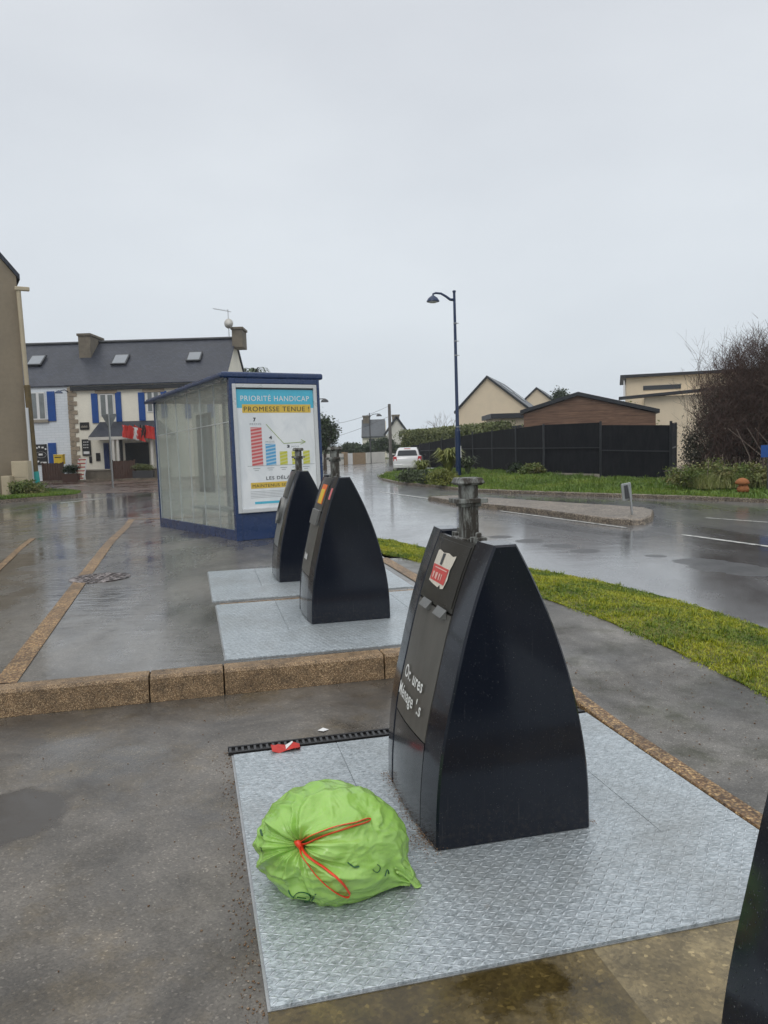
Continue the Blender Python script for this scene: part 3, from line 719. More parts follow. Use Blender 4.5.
    for q in (-.12, .12): mb.box(px-.03, px+.03, py+q-.025, py+q+.025, 1.174, 1.20); mb.lathe([(.014, 0), (.014, .016), (.008, .02)], (px, py+q, 1.20), 8)
    mb.build('mounting_plate', MAT['post'], o, bevel=.002)
    return o
PB = P1-V*.035-U*.012; bin_((PB.x, PB.y, .006), 'near', 'nearest black waste column with torn red and white sticker and worn white lettering')
bin_((C2.x, C2.y, .158), 'middle', 'middle black waste column with a yellow and orange sticker')
bin_((C3.x, C3.y, .158), 'far', 'farthest black waste column, in front of the bus shelter poster')
bin_((C4.x, C4.y, .006), 'corner', 'black waste column cut off by the bottom right corner of the photo')

# grit along the foot of the near bin + scattered pebbles
def scatter(name, P, smin, smax, mat, label, cat):
    n = len(P); s = rng.uniform(smin, smax, n); base = np.array([[1, 0, 0], [-1, 0, 0], [0, 1, 0], [0, -1, 0], [0, 0, 1], [0, 0, -1]], float)
    sc = rng.uniform(.5, 1.2, (n, 1, 3))*s[:, None, None]; sc[:, :, 2] *= .5
    a = rng.uniform(0, 6.28, n); c, si = np.cos(a), np.sin(a)
    B = base[None]*sc; x = B[:, :, 0]*c[:, None]-B[:, :, 1]*si[:, None]; y = B[:, :, 0]*si[:, None]+B[:, :, 1]*c[:, None]
    Vv = (np.stack([x, y, B[:, :, 2]], 2)+P[:, None, :]).reshape(-1, 3)
    fc = np.array([[0, 2, 4], [2, 1, 4], [1, 3, 4], [3, 0, 4], [2, 0, 5], [1, 2, 5], [3, 1, 5], [0, 3, 5]])
    Fc = (np.arange(n)[:, None, None]*6+fc[None]).reshape(-1, 3)
    return tag(np_mesh(name, Vv, Fc, mat), label, cat, kind='stuff')
def uvpts(us, vs, z): return np.array([UV(a, b, z) for a, b in zip(us, vs)])
n = 900
us = np.concatenate([rng.normal(-.03, .02, n), rng.uniform(0, .68, n//2), rng.normal(-.05, .045, 350)]); vs2 = np.concatenate([rng.uniform(-.02, .7, n), rng.normal(-.012, .008, n//2), rng.normal(.05, .07, 350)])
t = NT('grit'); MAT['grit'] = t.set(Base_Color=t.ramp(t.noise(90, 2), (.3, (.09, .045, .02)), (.55, (.22, .13, .07)), (.7, (.42, .36, .28))), Roughness=.8)
scatter('grit', uvpts(us, vs2, .034), .0015, .0045, MAT['grit'], 'brown grit and leaf crumbs washed against the foot of the nearest bin', 'debris')
us = rng.uniform(-6, -.8, 900); vs2 = rng.uniform(-2, 2.2, 900)
us = np.concatenate([us, rng.normal(-.76, .03, 500), rng.uniform(-.75, 1.25, 260)]); vs2 = np.concatenate([vs2, rng.uniform(-.9, 1.25, 500), rng.normal(1.27, .02, 260)])
scatter('gravel', uvpts(us, vs2, .006), .0015, .006, MAT['grit'], 'loose grit scattered over the wet asphalt of the near bay', 'gravel')
us = rng.uniform(1.45, 2.4, 200); vs2 = rng.uniform(-.5, 2, 200)
scatter('gravel', np.array([(*UV(a, b)[:2], hp(*UV(a, b)[:2])+.004) for a, b in zip(us, vs2)]), .003, .008, MAT['grit'], 'small dark crumbs scattered on the pavement right of the near bin', 'gravel')

# ------------------------------------------------------------------ green bag
BC = Vector((-.232, 2.685, .152))
pole = (Vector((-.44, -.78, .46))).normalized()      # where the neck is gathered
ax1 = pole.cross(Vector((0, 0, 1))).normalized(); ax2 = pole.cross(ax1)
CD = Vector((.86, -.32, -.36)).normalized()
def ridge_(v): return 1-2*abs(mnoise.noise(v))
def bag_pt(th, ph, lift=0.0):
    d = pole*math.cos(th) + (ax1*math.cos(ph)+ax2*math.sin(ph))*math.sin(th)
    fold = 0; wv = mnoise.noise(Vector((math.cos(ph)*1.5, math.sin(ph)*1.5, th*.9)))
    for fq, am, s_, rg in ((7, .060, .3, 1.05), (13, .055, 1.7, .85), (23, .030, 4.1, .6)):
        w = math.sin(fq*ph*.5 + s_ + 3.2*wv*(.3+th))
        fold += am*(.75-abs(w)*1.5)*math.exp(-(th/rg)**2)*min(1, th/.16)
    r = 1 + fold - .26*math.exp(-(th/.17)**2)
    r += .075*mnoise.noise(d*1.5+Vector((3, 1, 2)))
    wp = Vector((mnoise.noise(d*2+Vector((5, 0, 0))), mnoise.noise(d*2+Vector((0, 5, 0))), mnoise.noise(d*2+Vector((0, 0, 5)))))*.5
    r += .055*max(-.2, ridge_(d*2.3+wp+Vector((9, 4, 1))))*min(1, th/.4) + .022*max(-.3, ridge_(Vector((d.x*3.2, d.y*4, d.z*6.5))+wp*2)) + .007*ridge_(Vector((d.x*7, d.y*7, d.z*12))+wp*3)
    r += .07*max(0, d.dot(Vector((-.28, .1, .95)).normalized()))**4
    p = Vector((d.x*.256, d.y*.235, d.z*.19))*r
    q_ = max(0, d.dot(CD)); k = q_**16
    p += Vector((.050, -.012, -.028))*k
    if k > .02:                                        # gather the stuff towards the free corner
        side = d-CD*q_; p += side*(-.12*k); p += side.normalized()*(.012*k*math.sin(7*math.atan2(side.z, side.y))) if side.length > 1e-4 else Vector()
    if p.z < -.148: p.z = -.148 - (-.148-p.z)*.06
    nrm = Vector((d.x/.27, d.y/.235, d.z/.185)).normalized()
    return BC + p + nrm*lift
NT_, NP_ = 170, 340; rows = []
for i in range(NT_+1):
    th = .02+(math.pi-.04)*i/NT_; rows.append([bag_pt(th, 2*math.pi*j/NP_) for j in range(NP_)])
bg = empty('bin_bag', (0, 0, 0), 0, 'tied light green bin bag with red drawstrings lying on the near platform', 'bin bag')
mb = MB(); mb.loft(rows); bg_b = mb.build('bag', MAT['bag'], bg, smooth='all')
BG = np.array([[tuple(p) for p in r] for r in rows]); dd_ = BG-np.array([0, 0, H]); fz = dd_@np.array(_f); BX = 384+F*(dd_@np.array(_r))/fz; BY = 512-F*(dd_@np.array(_u))/fz
def find(px, py):
    e = (BX-px)**2+(BY-py)**2+fz*60; i, j = np.unravel_index(np.argmin(e), e.shape); return .02+(math.pi-.04)*i/NT_, 2*math.pi*j/NP_
def spline(pt, k=8):
    out = []; n_ = len(pt)
    for i in range(n_-1):
        p0 = pt[max(0, i-1)]; p1 = pt[i]; p2 = pt[i+1]; p3 = pt[min(n_-1, i+2)]
        for s_ in range(k):
            q_ = s_/k; out.append(.5*((2*p1)+(p2-p0)*q_+(2*p0-5*p1+4*p2-p3)*q_*q_+(3*p1-p0-3*p2+p3)*q_**3))
    return out+[pt[-1]]
def on_bag(pxs, lift, k=5):
    pts_ = [bag_pt(*find(q_.x, q_.y), lift) for q_ in spline([Vector((a_, b_, 0)) for a_, b_ in pxs], k)]
    for _ in range(2): pts_ = [pts_[0]]+[(pts_[i-1]+pts_[i]*2+pts_[i+1])/4 for i in range(1, len(pts_)-1)]+[pts_[-1]]
    return pts_
# loose flap of plastic at the free corner
fk = bag_pt(*find(398, 868), -.01); ft = G(419, 884, .022); fd = (ft-fk); rws = []
for i in range(9):
    q_ = i/8; c_ = fk.lerp(ft, q_)+Vector((0, 0, .02*math.sin(q_*3.14))); wd = .020+.045*q_; row = []
    for j in range(19):
        a_ = (j/18-.5)*2; row.append(c_+Vector((-.35, .25, .9)).normalized()*a_*wd*(1-.15*q_)+Vector((.4, .9, 0)).normalized()*(.012*math.sin(a_*9+q_*2)*(1-.4*q_)) - fd.normalized()*(.02*a_*a_*q_))
    rws.append([Vector((p_.x, p_.y, max(.024, p_.z))) for p_ in row])
mb = MB(); mb.grid(rws); fl_ = mb.build('bag_corner', MAT['bag'], bg, smooth='all'); so_ = fl_.modifiers.new('solid', 'SOLIDIFY'); so_.thickness = .002
kc = bag_pt(.02, 0, 0.012)
mb = MB(); mb.tube([kc+Vector((-.016, .0, .010)), kc+Vector((-.006, -.008, .012)), kc+Vector((.006, -.008, -.004)), kc+Vector((.004, -.002, -.018))], [.006, .012, .012, .006], 8); mb.build('knot', MAT['tie'], bg, smooth='all')
mb = MB()
for a_ in range(9):
    an = a_*.7; mb.tube([kc+ax1*math.cos(an)*.010+ax2*math.sin(an)*.010-pole*.03, kc+ax1*math.cos(an)*.020+ax2*math.sin(an)*.020-pole*.004, kc+ax1*math.cos(an)*.030+ax2*math.sin(an)*.030-pole*.018], .008, 5)
mb.build('gathered_neck_shade', MAT['bag_print_neck_shade'], bg, smooth='all')  # neck folds take the dark print green, painting in the shade of the opening
def loop(pxs):
    mid = on_bag(pxs, .007); pt = [kc]+mid+[kc]
    mb = MB(); mb.tube(pt, .0052, 8, .35); return mb.build('drawstring', MAT['tie'], bg, smooth='all')
loop([(302, 842), (312, 836), (335, 827), (356, 823), (367, 819), (369, 822), (350, 828), (325, 836), (306, 844)])
loop([(304, 851), (312, 859), (325, 867), (338, 878), (348, 889), (349, 895), (341, 894), (326, 884), (311, 868), (301, 853)])
def mark(pxs, r_=.0035):
    mb = MB(); mb.tube(on_bag(pxs, .0015, 3), r_, 5, .4); mb.build('printed_mark', MAT['bag_print_neck_shade'], bg)
mark([(293, 898), (296, 893), (304, 892), (311, 896), (309, 901), (301, 902), (295, 900)]); mark([(297, 897), (306, 898)]); mark([(289, 890), (291, 895), (294, 897)], .004)
mark([(312, 900), (316, 894)]); mark([(348, 862), (353, 867), (359, 866)], .005); mark([(373, 869), (377, 873), (381, 868), (378, 864)], .003); mark([(385, 876), (387, 868), (389, 874)], .003)
mark([(261, 830), (262, 836)], .004); mark([(261, 847), (262, 852)], .003)

# ------------------------------------------------------------------ litter
c = G(323, 730, .009); mb = MB(); mb.add([c+Vector(q) for q in ((-.03, -.005, .0), (.004, -.028, .003), (.034, .006, 0), (-.002, .026, .004))], [(0, 1, 2, 3)])
o = mb.build('paper_scrap', MAT['white'], solid=.001); tag(o, 'small white paper scrap on the asphalt behind the drain channel', 'litter')
c = G(286, 750, .02); mb = MB(); mb.use(MAT['red']); rws = []
for i in range(5): rws.append([c+U*(-.075+.0375*i)+V*(-.03+.028*j)+Vector((0, 0, .014+.035*mnoise.noise(Vector((i*1.3, j*1.7, 0)))+.020*(j in (1, 2))*(i % 2))) for j in range(4)])
mb.grid(rws); mb.use(MAT['white']); rws = [[p+Vector((0, 0, .004)) for p in r[1:3]] for r in rws[2:4]]; mb.grid(rws)
o = mb.build('food_wrapper', None, smooth='all'); tag(o, 'crumpled red and white wrapper lying in the drain channel', 'litter')
# manhole cover
c = G(100, 578, .16); mb = MB()
mb.lathe([(.34, -.01), (.34, .005), (.31, .006), (.31, .004), (.01, .004)], (c.x, c.y, hp(c.x, c.y)+.004), 36)
for a in range(9):
    for b in range(9):
        x = -.26+a*.065; y = -.26+b*.065
        if x*x+y*y < .08: mb.box(c.x+x-.018, c.x+x+.018, c.y+y-.018, c.y+y+.018, hp(c.x, c.y)+.006, hp(c.x, c.y)+.014)
tag(mb.build('manhole_cover', agg_mat('manhole', (.05, .035, .032), (.14, .11, .10), (.32, .28, .27), 26)), 'round cobbled manhole cover set in the wet pavement beside the brown strip', 'manhole cover')

# ------------------------------------------------------------------ bus shelter
SA = R(30.6); S0 = Vector((-2.36, 12.05, .155)); sh = empty('bus_shelter', S0, SA, 'blue framed glass bus shelter with a large poster on its end wall', 'bus shelter'); sh.rotation_euler = (R(-1.3), 0, SA)
L_, W_, HT = 4.75, 1.56, 2.58
def part(name, mat, *boxes, parent=None, bevel=.006):
    m = MB()
    for b in boxes: m.box(*b)
    return m.build(name, mat, parent or sh, bevel=bevel)
part('roof', MAT['blue'], (-.12, W_+.08, -.05, L_+.12, HT, HT+.10), bevel=.03)
part('roof_gutter', MAT['lamp_blue'], (-.16, -.09, -.06, L_+.13, HT+.0, HT+.06), bevel=.02)
for x, y in ((0, .02), (0, L_-.06), (W_-.06, L_-.06), (W_-.06, 2.2)): part('post', MAT['blue'], (x, x+.06, y, y+.06, -.15, HT))
part('sill_plinth', MAT['blue'], (.004, .056, .08, L_-.06, -.15, .17))
part('end_plinth', MAT['blue'], (.08, W_, -.03, .03, .0, .42))
case = part('poster_case', MAT['blue'], (-.01, .085, -.05, .012, 0, HT), (W_-.05, W_, -.05, .06, 0, HT), (.085, W_-.05, -.05, .06, HT-.08, HT-.002), (.09, W_-.05, -.03, .06, .42, HT-.08))
x0, x1, z0, z1 = .035, W_-.06, .44, HT-.09
part('case_frame', MAT['frame_white'], (x0, x0+.06, -.065, -.03, z0, z1), (x1-.06, x1, -.065, -.03, z0, z1), (x0+.06, x1-.06, -.065, -.03, z1-.06, z1), (x0+.06, x1-.06, -.065, -.03, z0, z0+.06), parent=case)
mb = MB(); PX0, PX1, PZ0, PZ1 = x0+.062, x1-.062, z0+.062, z1-.062; PW = PX1-PX0; PH = PZ1-PZ0
def pc(name, c): return simple(name, c, .35, 0, .06, 12, .0)
t = NT('poster_paper'); mp = t.set(Base_Color=t.mix(t.ramp(t.noise(3, 3, .5, t.mapping((1, 1, .5), (0, .6, 0)), 1.0), (.4, 0), (.6, 1)), (.74, .77, .79), (.84, .86, .87)), Roughness=.3, Normal=t.bump(t.noise(2.5, 4, .5, t.mapping((1, 1, .6), (0, .7, 0)), .8), .35, .04))
pm = {'teal': pc('p_teal', (.09, .50, .68)), 'yel': pc('p_yellow', (.72, .50, .08)), 'blk': pc('p_black', (.03, .035, .04)), 'red': pc('p_red', (.62, .12, .12)), 'blu': pc('p_blue', (.10, .38, .68)),
      'lime': pc('p_lime', (.60, .60, .06)), 'grn': pc('p_green', (.33, .42, .12)), 'wht': pc('p_white', (.75, .77, .78)), 'gry': pc('p_grey', (.35, .37, .38))}
def q(a, b, c, d, m, dep, skew=0):
    """fractions of the poster: a..b across, c..d down from the top"""
    mb.use(m); y = -.036-dep
    mb.add([(PX0+PW*a, y, PZ1-PH*c+skew), (PX0+PW*b, y, PZ1-PH*c+skew), (PX0+PW*b, y, PZ1-PH*d), (PX0+PW*a, y, PZ1-PH*d)], [(0, 3, 2, 1)])
def pt(txt, a, b, base, size, m, dep=.003, bold=.0):
    mb.use(m); put_text(mb, txt, size, lambda x, y: (PX0+PW*a+x, -.036-dep, PZ1-PH*base+y), width=PW*(b-a), bold=bold, spacing=1.12)
q(0, 1, 0, 1, mp, 0); q(0, 1, 0.01, .165, pm['teal'], .001); q(.07, .96, .135, .205, pm['yel'], .002)
q(.0, 1, 0, .012, pm['blk'], .0015)
pt('PRIORITÉ HANDICAP', .055, .945, .107, .12, pm['wht'], .0025, .0008); pt('PROMESSE TENUE !', .09, .94, .193, .11, pm['blk'], .004, 0)
def bar(a, b, top, m, bg=None):
    base = .645; h = (base-top)
    q(a, b, top, base, bg or pm['wht'], .001); n_ = int(h*PH/.055)+1
    for i in range(n_):
        c0 = base - i*.055/PH; c1 = max(top, c0-.03/PH); mb.use(m); y = -.0385
        sk = .03
        zA = PZ1-PH*c0; zB = PZ1-PH*c1; zt = PZ1-PH*top
        mb.add([(PX0+PW*a, y, min(zt, zA)), (PX0+PW*b, y, min(zt, zA+sk)), (PX0+PW*b, y, min(zt, zB+sk)), (PX0+PW*a, y, min(zt, zB))], [(0, 1, 2, 3)])
bar(.16, .30, .325, pm['red'], pc('p_pink', (.72, .45, .44))); bar(.34, .47, .465, pm['blu'], pc('p_sky', (.45, .62, .74)))
for a, b in ((.52, .62), (.68, .77), (.83, .92)): bar(a, b, .53, pm['lime'], pc('p_pale', (.66, .66, .28)))
pt('7', .20, .235, .275, .08, pm['blk'], .003, .003); pt('MOIS', .155, .30, .305, .04, pm['gry'])
pt('4', .39, .43, .425, .07, pm['blk'], .003, .003); pt('MOIS', .345, .46, .455, .04, pm['gry']); pt('3', .62, .655, .50, .06, pm['blk'], .003, .003); pt('MOIS', .68, .78, .50, .04, pm['gry'])
q(.10, .98, .645, .648, pm['gry'], .003)
def pln(pp, w, m):
    mb.use(m)
    for (a, c), (b, d) in zip(pp, pp[1:]):
        A_ = Vector((PX0+PW*a, -.040, PZ1-PH*c)); B_ = Vector((PX0+PW*b, -.040, PZ1-PH*d)); dd = (B_-A_).normalized(); nn = Vector((-dd.z, 0, dd.x))*w/2
        mb.add([A_+nn, B_+nn, B_-nn, A_-nn], [(0, 1, 2, 3)])
pln([(.36, .30), (.58, .465), (.86, .455)], .009, pm['grn']); pln([(.81, .435), (.87, .455), (.80, .475)], .009, pm['grn'])
for a in (.17, .35, .52, .68, .82): q(a, a+.09, .665, .670, pm['gry'], .002); q(a+.015, a+.07, .682, .686, pm['gry'], .002)
pt('LES DÉLAIS', .33, .70, .765, .075, pm['blk'], .003, .0006); q(.13, .92, .785, .835, pm['yel'], .002); pt('MAINTENUS SOUS 3 MOIS', .15, .90, .825, .07, pm['blk'], .004, 0)
for i in range(5): q(.12, .55+.06*(i % 3), .858+.013*i, .861+.013*i, pm['gry'], .002)
q(.17, .85, .945, .965, pm['teal'], .002)
mb.build('poster', None, case)
# glass walls
for i in range(6):
    a = .09+i*(L_-.15)/6; b = a+(L_-.15)/6-.012
    g = part('glass_pane', MAT['glass'], (.024, .032, a, b, .17, HT-.01), bevel=0)
    part('joint', MAT['frame_white'], (.020, .036, b+.002, b+.008, .17, HT-.01), bevel=0)
part('glass_rail', MAT['frame_white'], (.016, .022, .09, L_-.06, 1.90, 1.91), bevel=0)
for a in (.06, .8): part('glass_pane', MAT['glass'], (a, a+.62, L_-.034, L_-.026, .2, HT-.02), bevel=0)
for a in (2.27,): part('glass_pane', MAT['glass'], (W_-.034, W_-.026, a, L_-.08, .2, HT-.02), bevel=0)
part('bench', MAT['steel'], (.14, .50, .7, 2.9, .43, .47), (.25, .30, 1.0, 1.06, 0, .43), (.25, .30, 2.5, 2.56, 0, .43))
inf = part('timetable_panel', MAT['dark_grey'], (.10, .14, 1.35, 2.15, .75, 2.15), bevel=.01)
part('panel_face', pc('panel_paper', (.14, .17, .19)), (.084, .098, 1.42, 2.08, .84, 2.07), parent=inf, bevel=0)

# ------------------------------------------------------------------ trees, shrubs
def leafcloud(name, P, size, mat, parent=None, flat=.0):
    n = len(P); a = rng.normal(size=(n, 3)); a /= np.linalg.norm(a, axis=1)[:, None]; b = rng.normal(size=(n, 3)); b -= (a*b).sum(1)[:, None]*a; b /= np.linalg.norm(b, axis=1)[:, None]
    s = (size*rng.uniform(.5, 1.3, n))[:, None]
    Vv = np.stack([P-a*s, P-b*s*.5, P+a*s, P+b*s*.5], 1).reshape(-1, 3); Fc = np.arange(n*4).reshape(-1, 4)
    return np_mesh(name, Vv, Fc, mat, parent)
def blob(c, r, n, clumps=30, k=.35):
    c = np.array(c, float); r = np.array(r, float); d = rng.normal(size=(clumps, 3)); d /= np.linalg.norm(d, axis=1)[:, None]
    cc = c + d*r*(rng.uniform(.35, 1, clumps)**.6)[:, None]; idx = rng.integers(0, clumps, n)
    return cc[idx] + rng.normal(size=(n, 3))*r*k*.6
def grow(mb, p, d, L, r, depth, spread=.5, up=.15, nseg=3, kids=(2, 3), shrink=.72, sides=3, jit=.18):
    pts = [p]; dd = d.copy()
    for _ in range(nseg):
        dd = (dd + Vector((random.gauss(0, jit), random.gauss(0, jit), random.gauss(0, jit)+up*.3))).normalized(); p = p + dd*(L/nseg); pts.append(p)
    mb.tube(pts, [r*(1-.35*i/nseg) for i in range(nseg+1)], sides)
    if depth > 0:
        for _ in range(random.randint(*kids)):
            q_ = pts[random.randint(1, nseg)] if random.random() < .45 else pts[-1]
            nd = (dd + Vector((random.gauss(0, spread), random.gauss(0, spread), random.gauss(0, spread)+up))).normalized()
            grow(mb, q_, nd, L*shrink*random.uniform(.8, 1.15), r*.62, depth-1, spread, up, nseg, kids, shrink, sides, jit)
# big bare shrub at the right
o = empty('bare_shrub', (10.62, 22.6, .3), 0, 'large leafless dark brown shrub at the right beyond the fence end', 'shrub')
mb = MB(); random.seed(3)
for i in range(30):
    x = random.uniform(-.8, 2.3); y = random.uniform(-.7, 1.1)
    grow(mb, Vector((x*.75, y, 0)), Vector((x*.12+random.gauss(0, .1), random.gauss(0, .15), 1)).normalized(), random.uniform(1.3, 1.75), .020, 4, .42, .25, 3, (2, 3), .68)
mb.build('branches', MAT['twig'], o)
mb = MB()
for i in range(9): 
    x = random.uniform(-.5, 1.2); mb.tube([(x, -.9, 0), (x+random.gauss(0, .15), -.9, .7), (x+random.gauss(0, .35), -.8, 1.5)], [.02, .018, .01], 5)
mb.build('stems', MAT['twig_pale'], o)
P = np.concatenate([blob((.6, .2, 1.5), (1.5, .7, 1.4), 16000, 60, .35), blob((-.95, .3, .75), (.6, .5, .75), 5000, 24, .4)]); P[:, 2] = np.maximum(P[:, 2], 0); leafcloud('ivy_foliage', P, .04, MAT['leaf_ivy'], o)
# twig haze filling the crown: many short fine twigs
n = 50000; ncl = 270; cc_ = np.stack([rng.uniform(-.95, 2.6, ncl), rng.uniform(-.6, .9, ncl), rng.uniform(.35, 3.75, ncl)], 1); cc_[:, 2] *= 1-.28*np.clip((-.3-cc_[:, 0])/.8, 0, 1)+.06*np.sin(cc_[:, 0]*4)
P = cc_[rng.integers(0, ncl, n)]+rng.normal(size=(n, 3))*[.24, .2, .27]; P[:, 2] = np.maximum(P[:, 2], .1); d = rng.normal(size=(n, 3)); d[:, 2] = np.abs(d[:, 2])+.6; d /= np.linalg.norm(d, axis=1)[:, None]; sd = np.cross(d, rng.normal(size=(n, 3))); sd /= np.linalg.norm(sd, axis=1)[:, None]
L2 = rng.uniform(.12, .38, n)[:, None]; w2 = .0055
Vv = np.stack([P-sd*w2, P+sd*w2, P+d*L2+sd*w2*.4, P+d*L2-sd*w2*.4], 1).reshape(-1, 3); tw = np_mesh('twigs', Vv, np.arange(n*4).reshape(-1, 4), MAT['twig'], o)
# brambles under it
o = empty('bramble_patch', (10.0, 21.5, .2), 0, 'tangled green and brown brambles spilling below the bare shrub', 'bramble')
P = np.concatenate([blob((-1.35+i*.72, -.25+.3*math.sin(i*2)-i*.12, .3), (.65, .5, .26+.16*math.sin(i*1.7)**2), 3200, 26, .4) for i in range(7)]); P[:, 2] = np.maximum(P[:, 2], 0)
leafcloud('foliage', P, .045, MAT['leaf_bramble'], o)
mb = MB()
for i in range(60):
    x = random.uniform(-1.6, 3.4); a = random.uniform(0, 6.28); r_ = random.uniform(.3, .7)
    mb.tube([(x, -.3, .05), (x+math.cos(a)*r_*.5, -.3+math.sin(a)*r_*.4, random.uniform(.5, .9)), (x+math.cos(a)*r_*1.3, -.3+math.sin(a)*r_, random.uniform(.1, .5))], .008, 3)
mb.build('canes', MAT['twig_pale'], o)
Pq = np.stack([rng.uniform(-1.7, 3.2, 5000), rng.normal(-.75, .28, 5000), np.zeros(5000)], 1); Pq[:, 0] += .25*np.sin(Pq[:, 0]*7); blades('dry_grass', Pq, .42, .012, leafm('dry_grass', [(.10, .15, .03), (.22, .24, .07), (.38, .32, .16)], 1.6), .8).parent = o
# taller hedge continuing right behind the shrub
o = empty('leafy_bush', (13.5, 21.0, .2), 0, 'dark leafy bush at the right edge behind the blue plate', 'bush')
leafcloud('foliage', blob((0, 0, .9), (1.1, .8, .95), 9000, 40, .4), .05, MAT['leaf_dark'], o); mb = MB(); grow(mb, Vector((0, 0, 0)), Vector((0, 0, 1)), .6, .04, 2, sides=5); mb.build('stem', MAT['bark'], o)

# fence: posts and screen panels
FP = [(11.0, 28.6, .25), (9.95, 26.3, .22), (8.1, 28.3, .30), (6.5, 30.7, .32), (5.2, 36, .34), (3.9, 40.5, .32), (2.8, 45.0, .25), (1.9, 50.0, .2)]
fo = empty('screen_fence', (8.1, 28.3, .3), 0, 'long dark brushwood screen fence with metal posts above the grass bank', 'fence')
def floc(p): return Vector(p)-Vector((8.1, 28.3, .3))
tops = [1.86, 1.90, 1.93, 1.93, 1.80, 1.62, 1.46, 1.35]
for i in range(len(FP)-1):
    a = floc(FP[i]); b = floc(FP[i+1]); n_ = 1 if i < 3 else 2
    mb = MB(); d = (b-a); z_off = -.10 if i == 1 else 0
    mb.prism([a+Vector((0, 0, -.02+z_off)), b+Vector((0, 0, -.02+z_off)), b+Vector((0, 0, tops[i+1]+z_off)), a+Vector((0, 0, tops[i]+z_off))], Vector((-d.y, d.x, 0)).normalized()*-.03)
    mb.build('screen_panel', MAT['screen'], fo)
    for k in range(n_):
        p = a.lerp(b, k/n_); mb = MB(); mb.box(p.x-.035, p.x+.035, p.y-.075, p.y-.002, -.35+p.z, p.z+tops[i]+.04); mb.build('post', MAT['dkroof'], fo)
    mb = MB(); nn = Vector((d.y, -d.x, 0)).normalized()*.02*(-1 if d.x > 0 else 1)
    if nn.y > 0: nn = -nn
    for zz in (1.0,): mb.bar(a+nn+Vector((0, 0, zz+z_off)), b+nn+Vector((0, 0, zz+z_off)), .025, .04)
    mb.build('rail', MAT['dkroof'], fo)
    if i < 3:
        mb = MB(); mb.bar(a+nn+Vector((0, 0, -.08+z_off)), b+nn+Vector((0, 0, -.08+z_off)), .08, .20); mb.build('footing', MAT['concrete'], fo)
# hedge behind the far half
ho = empty('hedge', (4.5, 42, .2), 0, 'clipped green hedge rising above the far end of the dark fence', 'hedge')
P = []
hp_ = [(5.6, 37.5), (4.6, 41.5), (3.4, 46), (2.5, 50.3), (1.0, 52.5)]
for (xa, ya), (xb, yb) in zip(hp_, hp_[1:]):
    n = 8000; tt = rng.random(n); P.append(np.stack([xa+(xb-xa)*tt-4.5+.6+rng.normal(0, .28, n), ya+(yb-ya)*tt-42+.5+rng.normal(0, .28, n), rng.random(n)**.6*2.42+.06*np.sin(tt*40)], 1))
P = np.concatenate(P); leafcloud('foliage', P, .075, MAT['leaf_hedge'], ho)
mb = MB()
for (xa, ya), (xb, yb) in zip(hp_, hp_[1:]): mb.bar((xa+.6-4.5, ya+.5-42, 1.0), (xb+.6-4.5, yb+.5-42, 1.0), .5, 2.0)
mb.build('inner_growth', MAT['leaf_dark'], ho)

# planting round the lamp
def strap_plant(c, n, h, mat, label, name='strap_leaf_plant'):
    o = empty(name, c, 0, label, 'plant'); mb = MB()
    for i in range(n):
        a = random.uniform(0, 6.28); r_ = random.uniform(.15, .75)*h; hh = h*random.uniform(.55, 1.05); w = .03
        d = Vector((math.cos(a), math.sin(a), 0)); s_ = Vector((-d.y, d.x, 0))*w
        p0 = d*.08; p1 = d*r_*.35+Vector((0, 0, hh*.65)); p2 = d*r_*.8+Vector((0, 0, hh)); p3 = d*r_*1.25+Vector((0, 0, hh*.8))
        mb.grid([[p0-s_*.7, p0+s_*.7], [p1-s_, p1+s_], [p2-s_*.8, p2+s_*.8], [p3-s_*.1, p3+s_*.1]])
    mb.build('leaves', mat, o); return o
pc0 = A(447, 478, 33.5)
strap_plant((pc0.x+.1, 33.8, .25), 230, 1.15, MAT['leaf_yellow'], 'tall yellow green strap leaf plant left of the blue lamp post foot')
strap_plant((3.75, 33.6, .28), 90, .75, MAT['leaf_shrub'], 'smaller greyish strap leaf plant just right of the lamp post foot')
strap_plant((1.75, 34.0, .2), 160, .70, MAT['leaf_yellow'], 'low yellow strap leaf plant in front of the white car')
def bush(c, r, n, mat, label, sz=.04, grp=None):
    o = empty('bush', c, 0, label, 'bush', grp); leafcloud('foliage', np.maximum(blob((0, 0, r[2]*.9), r, n, 40, .4), [-9, -9, 0]), sz, mat, o)
    mb = MB(); grow(mb, Vector((0, 0, 0)), Vector((0, 0, 1)), r[2]*.6, .02, 2, sides=4); mb.build('stem', MAT['bark'], o); return o
p = G(409, 480, .2); bush((p.x, p.y, .12), (.42, .4, .26), 3500, MAT['leaf_shrub'], 'round grey green bush at the left tip of the verge near the car')
p = G(426, 481, .2); bush((p.x, p.y, .14), (.40, .4, .24), 3500, MAT['leaf_shrub'], 'second round bush on the verge, between the tip bush and the yellow plant')
p = G(443, 483, .2); bush((p.x, p.y, .16), (.50, .45, .26), 4000, MAT['leaf_yellow'], 'low yellow green bush in front of the tall strap leaf plant')
p = A(534, 472, 30); bush((p.x, 30.3, .28), (.42, .3, .22), 3000, MAT['leaf_bramble'], 'scruffy green bush at the fence foot below the cabin', .05)
p = A(518, 473, 31); bush((p.x, 31.6, .28), (.3, .3, .22), 2000, MAT['leaf_dark'], 'small dark weed bush against the fence left of the scruffy bush', .05)
